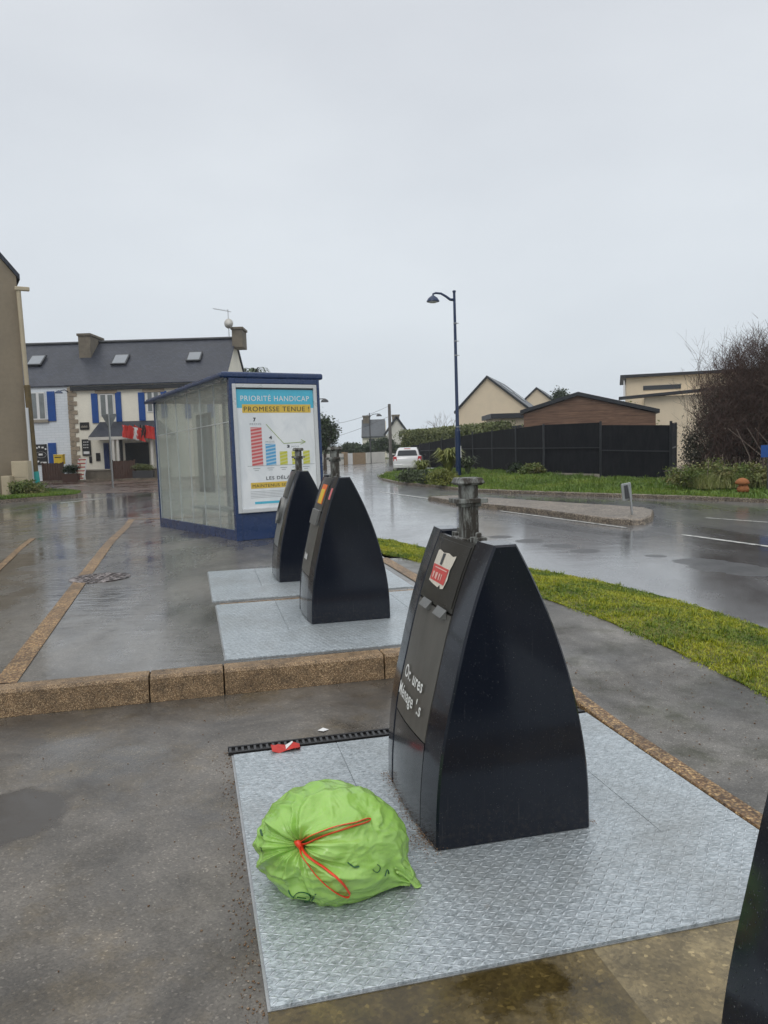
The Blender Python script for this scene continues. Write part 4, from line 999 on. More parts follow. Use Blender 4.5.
# orange ornament
p = A(743, 491, 19.2); o = empty('toadstool_ornament', (p.x, p.y, .16), 0, 'rust orange mushroom shaped ornament in the grass below the bare shrub', 'ornament')
mb = MB(); mb.lathe([(.01, 0), (.13, .01), (.15, .09), (.10, .19), (.06, .21)], (0, 0, 0), 16); mb.build('stalk', MAT['rust'], o, smooth='all')
mb = MB(); mb.lathe([(.05, .19), (.16, .21), (.175, .25), (.13, .32), (.06, .36), (.01, .37)], (-.02, 0, 0), 16); mb.build('mushroom_cap', MAT['rust'], o, smooth='all')
# blue plate
p = A(764, 470, 19.5); o = empty('blue_sign', (p.x+.1, p.y, .2), 0, 'small blue plate on a thin post at the right edge of the photo', 'sign')
mb = MB(); mb.tube([(0, 0, 0), (0, 0, 1.2)], .02, 8); mb.build('post', MAT['dark_grey'], o); mb = MB(); mb.box(-.2, .22, -.03, -.022, .82, 1.13); mb.build('plate', MAT['blue_shutter'], o, bevel=.003)

# ------------------------------------------------------------------ street lamp etc.
o = empty('street_lamp', (3.28, 33.0, .25), 0, 'tall dark blue street lamp with one curved arm and bell shade on the verge', 'street lamp')
hL = 7.75
mb = MB(); mb.tube([(0, 0, 0), (0, 0, 1.9)], .115, 12); mb.tube([(0, 0, 1.9), (0, 0, 2.0), (-.02, 0, hL)], [.115, .078, .055], 12); mb.lathe([(.05, 0), (.075, .02), (.075, .08), (.03, .1)], (-.02, 0, hL), 10); post = mb.build('pole', MAT['lamp_blue'], o, smooth=True)
for z in (2.05, 5.1, 5.7, 6.45): mb = MB(); mb.lathe([(.07, 0), (.092, .005), (.092, .035), (.07, .04)], (0, 0, z), 10); mb.box(.07, .15, -.015, .015, z+.005, z+.03); mb.build('clamp', MAT['steel'], post)
mb = MB(); mb.tube([(-.02, 0, hL-.30), (-.2, 0, hL-.28), (-.38, 0, hL-.14), (-.58, 0, hL-.02), (-.80, 0, hL+.01), (-.92, 0, hL-.03), (-.93, 0, hL-.12)], [.065, .058, .052, .048, .045, .04, .035], 8); mb.build('arm', MAT['lamp_blue'], o, smooth='all')
mb = MB(); mb.lathe([(.03, 0), (.08, -.03), (.20, -.12), (.27, -.23), (.275, -.27), (.25, -.265), (.05, -.25)], (-.93, 0, hL-.08), 18); lsh = mb.build('lamp_shade', MAT['lamp_blue'], o, smooth=True)
mb = MB(); mb.lathe([(.20, -.26), (.16, -.31), (.05, -.33), (.01, -.33)], (-.93, 0, hL-.08), 14); mb.build('lamp_bowl', MAT['frame_white'], lsh, smooth='all')
mb = MB(); mb.box(.1, .14, -.03, .01, .75, 1.25); mb.build('small_plate', MAT['white'], o)

def far_lamp(x, y, h, side, label):
    o = empty('street_lamp', (x, y, 0), 0, label, 'street lamp'); mb = MB(); mb.tube([(0, 0, 0), (0, 0, h)], [.07, .045], 8); mb.build('pole', MAT['dark_grey'], o)
    mb = MB(); mb.tube([(0, 0, h-.3), (side*.4, 0, h-.12), (side*.85, 0, h-.1)], .035, 6); mb.build('arm', MAT['dark_grey'], o)
    mb = MB(); mb.lathe([(.03, 0), (.22, -.12), (.27, -.25), (.05, -.24)], (side*.9, 0, h-.08), 12); mb.build('lamp_shade', MAT['dark_grey'], o)
p = A(371, 465, 72); far_lamp(p.x, p.y, A(371, 414, 72).z+.1, 1, 'distant grey street lamp in front of the far grey roofed house')
p = A(314, 470, 52); far_lamp(p.x, p.y, A(314, 399, 52).z+.1, 1, 'street lamp mostly hidden behind the bus shelter, its shade showing right of the poster')
# utility pole with wire
p = A(391, 466, 63); top = A(390, 404, 63)
o = empty('utility_pole', (p.x, p.y, 0), 0, 'grey utility pole with wires beside the white car', 'utility pole')
mb = MB(); mb.tube([(0, 0, 0), (0, 0, top.z)], [.16, .12], 10); mb.build('pole', MAT['pole_grey'], o, smooth=True)
mb = MB()
for (tx, ty, TY, zz) in ((328, 419, 50, .15), (328, 436, 75, 1.0)):
    e = A(tx-40, ty+8, TY)-Vector((p.x, p.y, 0)); s_ = Vector((0, 0, top.z-zz)); mb.tube([s_.lerp(e, k/10)-Vector((0, 0, .5*math.sin(math.pi*k/10))) for k in range(11)], .012, 4)
mb.build('wires', MAT['dark_grey'], o)
# sign post by the forecourt
p = G(113, 488); o = empty('road_sign', (p.x, p.y, 0), 0, 'tall grey sign post showing the back of its sign, before the pub', 'traffic sign')
mb = MB(); mb.tube([(0, 0, 0), (0, 0, 3.45)], .045, 10); mb.build('post', MAT['steel'], o, smooth=True)
mb = MB(); mb.prism([(-.36, .05, 3.42), (-.33, .05, 3.47), (.33, .05, 3.47), (.36, .05, 3.42), (.04, .05, 2.84), (-.04, .05, 2.84)], (0, .02, 0)); mb.build('sign_plate', simple('sign_back', (.22, .24, .25), .5, .3), o, bevel=.004)

# ------------------------------------------------------------------ white car
def car():
    o = empty('parked_car', (1.38, 42.4, 0), R(-5), 'white hatchback seen from behind beside the hedge', 'car')
    # stations: y (0 rear -> 3.6 front), half width, belt z, roof z, half roof width
    st = [(.0, .74, .35, .80, .66), (.06, .78, .25, .95, .70), (.12, .80, .20, 1.0, .72), (.55, .82, .18, 1.02, .74), (1.8, .83, .18, 1.0, .75), (2.6, .82, .18, .96, .74), (3.3, .76, .22, .82, .66), (3.6, .62, .3, .66, .5)]
    mb = MB(); rings = []
    for y, hw, zb, zt, tw_ in st:
        rings.append([(-hw*.92, y, zb), (-hw, y, zb+.12), (-hw, y, .62), (-hw*.97, y, zt-.06), (-tw_, y, zt), (tw_, y, zt), (hw*.97, y, zt-.06), (hw, y, .62), (hw, y, zb+.12), (hw*.92, y, zb)])
    mb.loft(rings); body = mb.build('body', MAT['carwhite'], o, smooth=True, bevel=.02)
    mb = MB(); rings = []
    for y, hb, zb, hr, zr in ((.10, .70, .93, .69, .96), (.22, .71, .95, .60, 1.32), (.34, .72, .97, .54, 1.42), (.6, .73, .97, .53, 1.47), (1.7, .73, .97, .54, 1.48), (2.1, .72, .95, .56, 1.40), (2.75, .70, .92, .66, .96)):
        rings.append([(-hb, y, zb), (-hr, y, zr-.04), (-hr*.9, y, zr), (hr*.9, y, zr), (hr, y, zr-.04), (hb, y, zb)])
    mb.loft(rings); mb.build('cabin', MAT['carwhite'], o, smooth=True)
    def P_(x, z): # point on the sloping tailgate
        y = .10+.12*(z-.93)/.39; return (x, y-.025, z)
    mb = MB(); mb.add([P_(*q_) for q_ in ((-.56, 1.02), (.56, 1.02), (.50, 1.28), (.44, 1.32), (-.44, 1.32), (-.50, 1.28))], [list(range(6))]); w = mb.build('rear_window', MAT['glass_dark'], o)
    mb = MB(); mb.tube([P_(-.02, 1.035), P_(.30, 1.13)], .009, 4); mb.build('wiper', MAT['black'], w)
    for s_ in (-1, 1):
        mb = MB(); mb.loft([[(s_*.57, .04, .74), (s_*.80, .12, .72), (s_*.80, .13, .99), (s_*.60, .05, .99)], [(s_*.57, -.01, .75), (s_*.765, .03, .73), (s_*.765, .05, .97), (s_*.60, .0, .97)]]); mb.build('tail_light', simple('tail_red', (.50, .025, .03), .15, 0, .2, 20, 0, coat=.5), o, bevel=.01)
        for y in (.62, 3.0):
            mb = MB(); n = 20
            rr = [[(s_*x, y+r_*math.cos(2*math.pi*k/n), .29+r_*math.sin(2*math.pi*k/n)) for k in range(n)] for x, r_ in ((.64, .29), (.80, .29), (.835, .26), (.82, .18), (.80, .05))]
            mb.loft(rr); wh = mb.build('wheel', MAT['tyre'], o, smooth=True)
            mb = MB(); mb.loft([[(s_*x, y+r_*math.cos(2*math.pi*k/n), .29+r_*math.sin(2*math.pi*k/n)) for k in range(n)] for x, r_ in ((.81, .18), (.838, .17), (.82, .03))]); mb.build('rim', MAT['steel'], wh)
        mb = MB(); mb.box(min(s_*.84, s_*.98), max(s_*.84, s_*.98), 2.05, 2.17, .93, 1.06); mb.build('mirror', MAT['black'], o, bevel=.02)
        mb = MB(); mb.add([(s_*(.733 if z < 1 else .60), y, z) for y, z in ((.55, 1.02), (2.35, 1.02), (1.9, 1.38), (.6, 1.40))], [(0, 1, 2, 3)]); 
        for i, vv_ in enumerate(mb.v): mb.v[i] = (s_*(.742 if vv_[2] < 1.1 else .612), vv_[1], vv_[2])
        mb.build('side_window', MAT['glass_dark'], o)
    mb = MB(); mb.box(-.76, .76, -.05, .10, .34, .56); mb.build('bumper', MAT['carwhite'], o, bevel=.03)
    mb = MB(); mb.box(-.26, .26, -.058, -.048, .44, .55); mb.build('number_plate', MAT['white'], o)
    mb = MB(); mb.box(-.6, .6, -.02, .12, .20, .34); mb.build('under_bumper', MAT['black'], o, bevel=.02)
    mb = MB(); mb.tube([(-.07, -.02+.05, .80), (0, .02, .84), (.07, .03, .80)], .012, 5); mb.build('badge', MAT['steel'], o)
    mb = MB(); mb.box(-.18, .18, .27, .29, 1.40, 1.43); mb.build('brake_light', MAT['red'], o)
    return o
car()

# ------------------------------------------------------------------ buildings
def gable_house(name, loc, w, d, eave, ridge, wall, roof, label, over=.25, axis='x', th=.12):
    """axis x: ridge along local x (eaves face the front); axis y: gable faces the front"""
    o = empty(name, loc, 0, label, 'house'); mb = MB()
    if axis == 'x': mb.prism([(0, 0, 0), (0, d, 0), (0, d, eave), (0, d/2, ridge), (0, 0, eave)], (w, 0, 0))
    else: mb.prism([(0, 0, 0), (w, 0, 0), (w, 0, eave), (w/2, 0, ridge), (0, 0, eave)], (0, d, 0))
    mb.build('wall', wall, o)
    mb = MB(); half = (d if axis == 'x' else w)/2; sl = (ridge-eave)/half
    e = over; zt = th
    pr = [(-e, eave-e*sl+.02), (half, ridge+.02), (2*half+e, eave-e*sl+.02), (2*half+e, eave-e*sl+.02+zt), (half, ridge+.02+zt*1.15), (-e, eave-e*sl+.02+zt)]
    if axis == 'x': mb.prism([(-.12, a, z) for a, z in pr], (w+.24, 0, 0))
    else: mb.prism([(a, -.12, z) for a, z in pr], (0, d+.24, 0))
    rf = mb.build('roof', roof, o); return o, rf
# --- pub + adjoining house
YF = 48.0; xm = A(70, 430, YF).x; xr_ = -9.75; eave = A(100, 384.5, YF).z; HD = 8.4; YR = YF+HD/2; ridge = A(150, 342, YR).z-.05
pub, pubroof = gable_house('pub', (xm, YF, 0), xr_-xm, HD, eave, ridge, MAT['cream2'], MAT['slate'], 'cream pub with blue shutters, slate roof and red flags above its porch', over=.10, th=.07)
lh, lhroof = gable_house('terraced_house', (-31, YF, 0), xm+31-.004, HD, eave, ridge, MAT['siding'], MAT['slate'], 'pale blue grey house adjoining the left of the cream pub', over=.09, th=.07)
lhroof.location.z -= .03
def FP_(px, py): p = A(px, py, YF); return p.x, p.z
def rectpart(name, mat, root, a, b, y0, y1, parent=None, bevel=0):
    """box on the facade between picture corners a (top left) and b (bottom right)"""
    (xa, za), (xb, zb) = FP_(*a), FP_(*b); L0 = root.location
    m = MB(); m.box(min(xa, xb)-L0.x, max(xa, xb)-L0.x, y0, y1, min(za, zb), max(za, zb)); return m.build(name, mat, parent or root, bevel=bevel)
def window(root, a, b, shutters=(), lintel=None, curtain=True):
    w = rectpart('window', MAT['white'], root, a, b, -.04, .02)
    mx = (a[0]+b[0])/2; g = 1.0
    rectpart('pane', MAT['curtain_glass'] if curtain else MAT['glass_dark'], root, (a[0]+g, a[1]+g), (mx-g*.6, b[1]-g), -.055, -.03, w); rectpart('pane', MAT['curtain_glass'] if curtain else MAT['glass_dark'], root, (mx+g*.6, a[1]+g), (b[0]-g, b[1]-g), -.055, -.03, w)
    for s0, s1 in shutters: rectpart('shutter', MAT['blue_shutter'], root, s0, s1, -.07, -.004, bevel=.01)
    return w
window(lh, (30, 392.5), (46.5, 419.5), [((46.8, 391.5), (56.5, 421))])
rectpart('window_sill', MAT['concrete'], lh, (29, 420), (49, 422.3), -.12, -.002)
window(pub, (99.5, 394), (114.5, 416), [((91, 393.5), (99.2, 423)), ((115, 392), (122.5, 421.5))])
window(pub, (146.5, 391.5), (160, 412), [((138, 392.5), (146, 420.5)), ((160.5, 391), (168, 418))])
window(pub, (192, 391), (206, 413), [((184, 390.5), (191.6, 418.5)), ((206.4, 389.5), (214, 417.5))])
for px in (95, 142.5, 188): 
    rectpart('lintel', MAT['stone'], pub, (px, 388.5-.03*(px-95)), (px+22, 393.2-.03*(px-95)), -.09, -.003, bevel=.02)
for k, px in enumerate((153.5, 199)):
    x, z = FP_(px, 388); mb = MB(); mb.prism([(x-.55-pub.location.x, -.10, z-.15), (x-.2-pub.location.x, -.10, z+.02), (x-pub.location.x, -.10, z+.28), (x+.2-pub.location.x, -.10, z+.02), (x+.55-pub.location.x, -.10, z-.15)], (0, .09, 0)); mb.build('pediment', MAT['stone'], pub)
# quoins
mb = MB(); z = 0.2; k = 0
while z < eave-.4:
    h_ = .28; w_ = .55 if k % 2 == 0 else .34; mb.box(-.02, w_, -.05, -.002, z, z+h_-.02); z += h_; k += 1
mb.build('quoins', MAT['stone'], pub, bevel=.01)
rectpart('eave_gutter', MAT['dkroof'], pub, (71, 387.0), (232, 386.4), -.20, -.12)
# skylights on the slope
sl = (ridge-eave)/(HD/2); nrm = Vector((0, -sl, 1)).normalized()
def skylight(px, py, root, w=.9, h=1.0):
    p = PL(px, py, (0, YF, eave+.16), nrm); up = Vector((0, 1, sl)).normalized(); c = p-root.location
    mb = MB(); mb.obox(c+nrm*.04, (1, 0, 0), up, nrm, w/2, h/2, .05); f_ = mb.build('skylight', MAT['dkroof'], root, bevel=.01)
    mb = MB(); mb.obox(c+nrm*.085, (1, 0, 0), up, nrm, w/2-.09, h/2-.10, .012); mb.build('pane', MAT['velux'], f_)
skylight(36.5, 361, lh, 1.0, 1.25); skylight(120.5, 360, pub, 1.0, 1.25); skylight(194.5, 357, pub, .95, 1.15)
# ridge tiles
mb = MB(); mb.tube([(.0, HD/2, ridge+.14), (xr_-xm, HD/2, ridge+.14)], .11, 8)
for i in range(30): mb.lathe([(.125, 0), (.125, .05)], (0, 0, 0), 6) if False else None
mb.build('ridge_tiles', MAT['dkroof'], pubroof); mb = MB(); mb.tube([(0, HD/2, ridge+.14), (xm+31, HD/2, ridge+.14)], .11, 8); mb.build('ridge_tiles', MAT['dkroof'], lhroof)
def chimney(root, px0, px1, pytop, yb0, yb1, zb):
    x0 = A(px0, 340, YF+yb0).x-root.location.x; x1 = A(px1, 340, YF+yb0).x-root.location.x; zt = A(px0, pytop, YF+yb0).z
    mb = MB(); mb.box(x0, x1, yb0, yb1, zb, zt-.16); c = mb.build('chimney', MAT['chim'], root, bevel=.02)
    mb = MB(); mb.box(x0-.07, x1+.07, yb0-.07, yb1+.07, zt-.16, zt); mb.build('chimney_cap', MAT['chim'], c, bevel=.02)
chimney(pub, 78, 90, 333.5, 2.6, 5.0, eave+1.6); chimney(pub, 232, 242.5, 327, 3.4, 5.0, eave+2.5)
gx = xr_-xm; mb = MB(); mb.lathe([(.02, 0), (.25, .03), (.33, .10)], (0, 0, 0), 14)
mb.v = [(gx-.15+v[0]*.9, 3.4-v[2]*1.2-.1, ridge+.95+v[1]) for v in mb.v]; mb.build('satellite_dish', MAT['white_wall'], pub, smooth='all')
mb = MB(); mb.tube([(gx-.3, 3.9, ridge+.2), (gx-.3, 3.9, ridge+2.0)], .025, 5); mb.tube([(gx-1.25, 3.7, ridge+2.05), (gx-.1, 4.0, ridge+1.85)], .018, 4)
for k in range(6): mb.tube([(gx-1.2+k*.18, 3.45, ridge+2.05-k*.03), (gx-1.2+k*.18, 4.1, ridge+2.05-k*.03)], .01, 3)
mb.build('antenna', MAT['steel'], pub)
# porch: slate lean-to
(xa, zt), (xb, zb) = FP_(100, 422), FP_(175, 436.5); xl = FP_(88, 436)[0]; Lx = pub.location.x
mb = MB(); y1 = -1.5; zb2 = A(95, 437, YF-1.5).z; xl2 = A(88, 437, YF-1.5).x; xr2 = A(160, 437, YF-1.5).x
top_ = [(xa-Lx, -.004, zt), (FP_(160, 421)[0]-Lx, -.004, zt)]; bot = [(xl2-Lx, y1, zb2), (xr2-Lx+.6, y1, zb2)]
mb.add([top_[0], top_[1], bot[1], bot[0], (bot[0][0], -.004, zb2), (bot[1][0], -.004, zb2)], [(0, 3, 2, 1), (0, 4, 3), (1, 2, 5), (3, 4, 5, 2)])
mb.build('porch_roof', MAT['slate'], pub)
mb = MB(); mb.bar((xl2-Lx, y1+.04, zb2-.10), (xr2-Lx+.6, y1+.04, zb2-.10), .08, .18)
for px in (113.5, 118, 152): x = A(px, 450, YF-1.4).x-Lx; mb.box(x-.07, x+.07, y1+.05, y1+.19, 0, zb2-.1)
mb.build('porch_frame', MAT['white_wall'], pub)
rectpart('door', simple('pub_door_blue', (.015, .035, .13), .4), pub, (103.5, 443), (111, 480), -.06, .02)
rectpart('shop_window', MAT['glass_dark'], pub, (125, 443), (150, 466), -.05, .02)
rectpart('shop_front_shade', MAT['dark_grey'], pub, (118.5, 440), (124.5, 478), -.03, .02)
o_ = rectpart('name_board', MAT['black'], pub, (80, 422.5), (89.5, 429.5), -.06, -.004)
mb = MB(); (xa_, za_), (xb_, zb_) = FP_(81.5, 425), FP_(88, 427.5)
for k in range(6): x = xa_+(xb_-xa_)*k/6-Lx; mb.box(x, x+.045, -.066, -.061, zb_, zb_+.10+.03*(k % 2))
mb.build('board_marks', MAT['concrete'], o_)
mn = rectpart('menu_board', MAT['black'], pub, (82, 439.5), (91.5, 455.5), -.07, -.004)
mb = MB()
for k, py in enumerate((441.5, 444.3, 447)): 
    (xa_, za_) = FP_(83.8, py); [mb.box(xa_-Lx+j*.12, xa_-Lx+j*.12+.07, -.078, -.071, za_-.07, za_-.01) for j in range(3)]
(xa_, za_), (xb_, zb_) = FP_(84, 451.5), FP_(90, 454); mb.box(xa_-Lx, xb_-Lx, -.078, -.071, zb_, za_); mb.build('board_marks', MAT['white'], mn)
rectpart('small_notice', MAT['black'], pub, (96, 453), (100.5, 461), -.05, -.004); rectpart('small_notice', MAT['black'], pub, (89.3, 456.5), (92.3, 463), -.05, -.004)
# black mural board and blue shutter on left house
ms = rectpart('mural_board', MAT['black'], lh, (34.5, 444.5), (48, 464.5), -.05, -.004)
mb = MB(); cx, cz = FP_(41.5, 454.8); n = 24
for k in range(n):
    a0 = 2*math.pi*k/n; a1 = 2*math.pi*(k+1)/n; mb.bar((cx+.33*math.cos(a0)-lh.location.x, -.056, cz+.19*math.sin(a0)), (cx+.33*math.cos(a1)-lh.location.x, -.056, cz+.19*math.sin(a1)), .008, .035, (0, -1, 0))
for (px, py, w, h) in ((37, 448, .12, .10), (39.5, 447, .10, .12), (43, 447.5, .14, .1), (46, 449, .1, .1), (41, 454.5, .25, .12), (38, 461.5, .2, .10), (44, 462.5, .38, .09)):
    x, z = FP_(px, py); mb.box(x-w/2-lh.location.x, x+w/2-lh.location.x, -.060, -.051, z-h/2, z+h/2)
mb.build('white_lettering', MAT['white'], ms)
rectpart('shutter', MAT['blue_shutter'], lh, (48.2, 443), (57.5, 463.5), -.07, -.004, bevel=.01)
mb = MB(); x, z = FP_(68, 392); x -= lh.location.x; mb.tube([(x, 0, z), (x, -.5, z+.1), (x-.15, -.9, z)], .03, 6); mb.lathe([(.03, .05), (.2, -.06), (.26, -.14), (.03, -.13)], (x-.18, -.95, z), 12); mb.build('wall_lamp', MAT['lamp_blue'], lh)
# yellow letter box
x, z = FP_(64.5, 459); o = empty('letter_box', (x, YF-.75, z-.3), 0, 'yellow letter box on the pale house wall beside the stone corner', 'letter box')
mb = MB(); mb.box(-.28, .28, -.2, .2, 0, .55); mb.box(-.30, .30, -.22, .22, .55, .60); bxo = mb.build('box', MAT['yellow'], o, bevel=.03); mb = MB(); mb.box(-.2, .2, -.21, -.2, .40, .45); mb.build('slot', MAT['black'], bxo)
mb = MB(); mb.box(-.05, .05, -.05, .05, -z+.3, 0); mb.build('stand', MAT['dark_grey'], o)
# flags
fcols = ['red', 'white', 'red', 'black', 'red']
for k, (px, py, lean) in enumerate(((127, 430, -.5), (132, 429, -.2), (137, 431, .1), (142, 429, .4), (147, 430, .6))):
    p = A(px, 441, YF-1.65); o = empty('flag', (p.x, p.y, p.z), 0, None, 'flag', 'flags hung in a bunch over the porch')
    o['label'] = ['red and white flag at the left end of the bunch over the porch', 'second flag from the left over the porch, white striped', 'middle red flag of the bunch over the porch', 'black and white flag fourth along over the porch', 'red flag at the right end of the bunch, beside the shelter'][k]
    mb = MB(); mb.tube([(0, 0, .0), (lean*.25, -.15, .95)], .015, 5); mb.build('pole', MAT['white'], o)
    rws = []
    for i in range(7):
        q_ = i/6; rws.append([(lean*.2-.1+q_*.62+.05*math.sin(j*2+i+k), -.17+.09*math.sin(i*2.1+j+k*2), .98-j*.25-q_*(.12+.1*(k % 3))) for j in range(4)])
    mb = MB(); mb.use(MAT['red'] if k != 3 else MAT['black']); mb.grid(rws[:3+(k % 2)]); mb.use(MAT['white'] if k == 1 else MAT['red']); mb.grid(rws[2+(k % 2):])
    mb.build('cloth', None, o, smooth='all')
# brown fence panels, terrace wall
def panel_(px0, px1, pyt, pyb, label):
    a = A(px0, pyt, YF-2.3); b = A(px1, pyt, YF-2.3); o = empty('fence_panel', (a.x, YF-2.3, 0), 0, label, 'fence panel', 'brown fence panels before the pub'); w = b.x-a.x; mb = MB(); n = int(w/.14)
    for i in range(n): mb.box(i*w/n+.005, (i+1)*w/n-.005, 0, .03, .06, a.z+.02*math.sin(i*3))
    mb.build('boards', MAT['fence_wood'], o); mb = MB(); mb.box(-.05, .02, -.03, .06, 0, a.z+.06).box(w-.02, w+.05, -.03, .06, 0, a.z+.06); mb.build('posts', MAT['fence_wood'], o)
panel_(42.5, 62.5, 463.5, 483, 'brown board fence panel left of the planter before the pale house')
panel_(112.5, 134, 461, 481, 'brown board fence panel behind the sign post before the pub')
o = empty('terrace_wall', (A(85, 470, YF-2).x, YF-2.0, 0), 0, 'low stone terrace wall in front of the pub', 'wall'); w = A(170, 470, YF-2).x-o.location.x
mb = MB(); mb.box(0, w, 0, .25, 0, .62); mb.build('masonry', MAT['chim'], o, bevel=.02); mb = MB(); mb.box(-.03, w+.03, -.04, .29, .62, .70); mb.build('coping', MAT['concrete'], o, bevel=.01)
mb = MB(); mb.box(-27, -6, YF-2.75, YF-2.6, 0, .12); tag(mb.build('forecourt_kerb', MAT['kerb_grey']), kind='structure')
# red and white steps
p = A(80.5, 483, YF-2.5); o = empty('slatted_steps', (p.x, p.y, .05), 0, 'small red and white slatted steps between planter and terrace wall', 'steps'); zt = A(80, 459, YF-2.5).z
mb = MB(); mb.bar((-.42, 0, 0), (-.05, .3, zt), .05, .07).bar((.22, 0, 0), (.34, .3, zt), .05, .07); mb.build('side_rails', MAT['white'], o)
mb = MB(); [mb.box(-.38+k*.05, .24+k*.015, .02+k*.04, .12+k*.04, .12+k*.22, .19+k*.22) for k in range(6)]; mb.build('treads', simple('steps_red', (.45, .07, .06), .6), o)
p = A(71.5, 483, YF-2.6); o = empty('planter', (p.x, p.y, 0), 0, 'wooden planter with a green shrub in front of the pale house', 'planter')
mb = MB(); mb.box(-.45, .45, -.2, .2, 0, .5); mb.build('trough', MAT['fence_wood'], o, bevel=.01); leafcloud('shrub', blob((0, 0, .75), (.42, .2, .28), 2500, 20, .4), .04, MAT['leaf_dark'], o)
p = A(144, 480, YF-2.5); o = empty('planter', (p.x, p.y, 0), 0, 'dark planter with low greenery right of the brown fence panel', 'planter')
mb = MB(); mb.box(-.6, .6, -.2, .2, 0, .55); mb.build('trough', MAT['dark_grey'], o, bevel=.01); leafcloud('shrub', blob((0, 0, .75), (.6, .2, .18), 2500, 20, .4), .04, MAT['leaf_hedge'], o)

# --- near left gable wall
xc = A(33, 480, 30).x; eb = A(20, 275, 30).z; sl_ = (A(0, 248, 30).z-eb)/(A(20, 275, 30).x-A(0, 248, 30).x)
xc = A(24, 390, 30).x; wd = 9.0
o = empty('corner_house', (xc, 30, 0), R(30), 'tan rendered gable end of a house cut off by the left edge', 'house')
sl_ = 1.25; E_ = eb-.05
mb = MB(); mb.prism([(-wd, 0, 0), (0, 0, 0), (0, 0, E_), (-wd/2, 0, E_+sl_*wd/2), (-wd, 0, E_)], (0, 9, 0)); mb.build('wall', MAT['tan'], o)
mb = MB(); zr = E_+sl_*wd/2; mb.prism([(.12, 0, E_-.12*sl_), (-wd/2, 0, zr), (-wd-.2, 0, E_-.2*sl_), (-wd-.2, 0, E_+.2-.2*sl_), (-wd/2, 0, zr+.22), (.12, 0, E_+.2-.12*sl_)], (0, 9.2, 0))
mb.v = [(v[0], v[1]-.10, v[2]+.02) for v in mb.v]; mb.build('roof', MAT['slate'], o)
mb = MB(); mb.box(-.10, .42, -.30, -.12, eb-.62, eb-.47); mb.build('gutter_end', MAT['box_cream'], o, bevel=.03)
wd = 0
mb = MB(); zA = A(28, 385, 29.8).z; mb.tube([(wd+.10, -.18, zA), (wd+.03, -.18, eb-.55)], .085, 10); dp = mb.build('downpipe', MAT['box_cream'], o, smooth=True)
mb = MB(); zB = A(33, 445, 29.8).z; mb.tube([(wd+.18, -.2, .9), (wd+.10, -.2, zA)], .12, 10); mb.build('mossy_sleeve', simple('mossy_pipe', (.12, .085, .035), .8, 0, .4, 5), dp, smooth=True)
mb = MB(); mb.tube([(wd+.24, -.2, .0), (wd+.18, -.2, 1.0)], .13, 10); mb.build('teal_sleeve', MAT['teal'], dp, smooth=True)
mb = MB(); zC = A(26, 408, 29.8).z; mb.tube([(wd+.06, -.32, .5), (wd+.02, -.32, zC)], .06, 8); mb.build('thin_pipe', MAT['frame_white'], o, smooth=True)
for (a, b, c, dd, lb) in ((12, 31, 462.5, 497, 'taller cream meter box against the tan gable beside the downpipe'), (6.5, 17, 477, 500, 'smaller cream meter box left of the taller one by the tan gable')):
    p0 = A(a, c, 29.4); p1 = A(b, dd, 29.4); m_ = empty('meter_box', ((p0.x+p1.x)/2, 29.45 if a == 12 else 29.1, .05), 0, lb, 'meter box', 'cream meter boxes by the gable'); w = (p1.x-p0.x)/2
    mb = MB(); mb.box(-w, w, -.15, .2, 0, p0.z); bx_ = mb.build('cabinet', MAT['box_cream'], m_, bevel=.02); mb = MB(); mb.box(-w+.05, w-.05, -.165, -.15, .1, p0.z*.52).box(-w+.05, w-.05, -.165, -.15, p0.z*.55, p0.z-.06); mb.build('door', MAT['box_cream'], bx_, bevel=.005)
# grass patch at its foot
gp = [G(-30, 508), G(0, 503.5), G(30, 501), G(60, 499), G(78, 497.5), G(83, 495.5), G(70, 493.5), G(38, 491.5), G(0, 492), G(-30, 494)]
mb = MB(); cen = sum(gp, Vector())/len(gp); mb.loft([[p_+Vector((0, 0, -.01)) for p_ in gp], [p_+Vector((0, 0, .12)) for p_ in gp]]); tag(mb.build('patch_kerb', MAT['kerb_grey']), kind='structure')
mb = MB(); mb.add([cen.lerp(p_, .97)+Vector((0, 0, .13)) for p_ in gp], [list(range(len(gp)))]); tag(mb.build('grass_patch', MAT['soil']), kind='structure')
tri = rng.integers(0, len(gp), 14000); w1 = np.sqrt(rng.random(14000))*.97; w2 = rng.random(14000); ga = np.array([tuple(p_) for p_ in gp]); cn = np.array(tuple(cen))
P = cn + ((ga[tri]*(1-w2)[:, None]+ga[(tri+1) % len(gp)]*w2[:, None])-cn)*w1[:, None]; P[:, 2] = .13
o = blades('grass', P, .10, .02, MAT['grass_far'], .7); tag(o, 'short green grass patch at the foot of the tan gable on the left', 'grass', kind='stuff')
bush((A(27, 492, 28.8).x, 28.9, .12), (.6, .3, .28), 3000, MAT['leaf_bramble'], 'weedy green clump growing at the foot of the teal downpipe', .05)

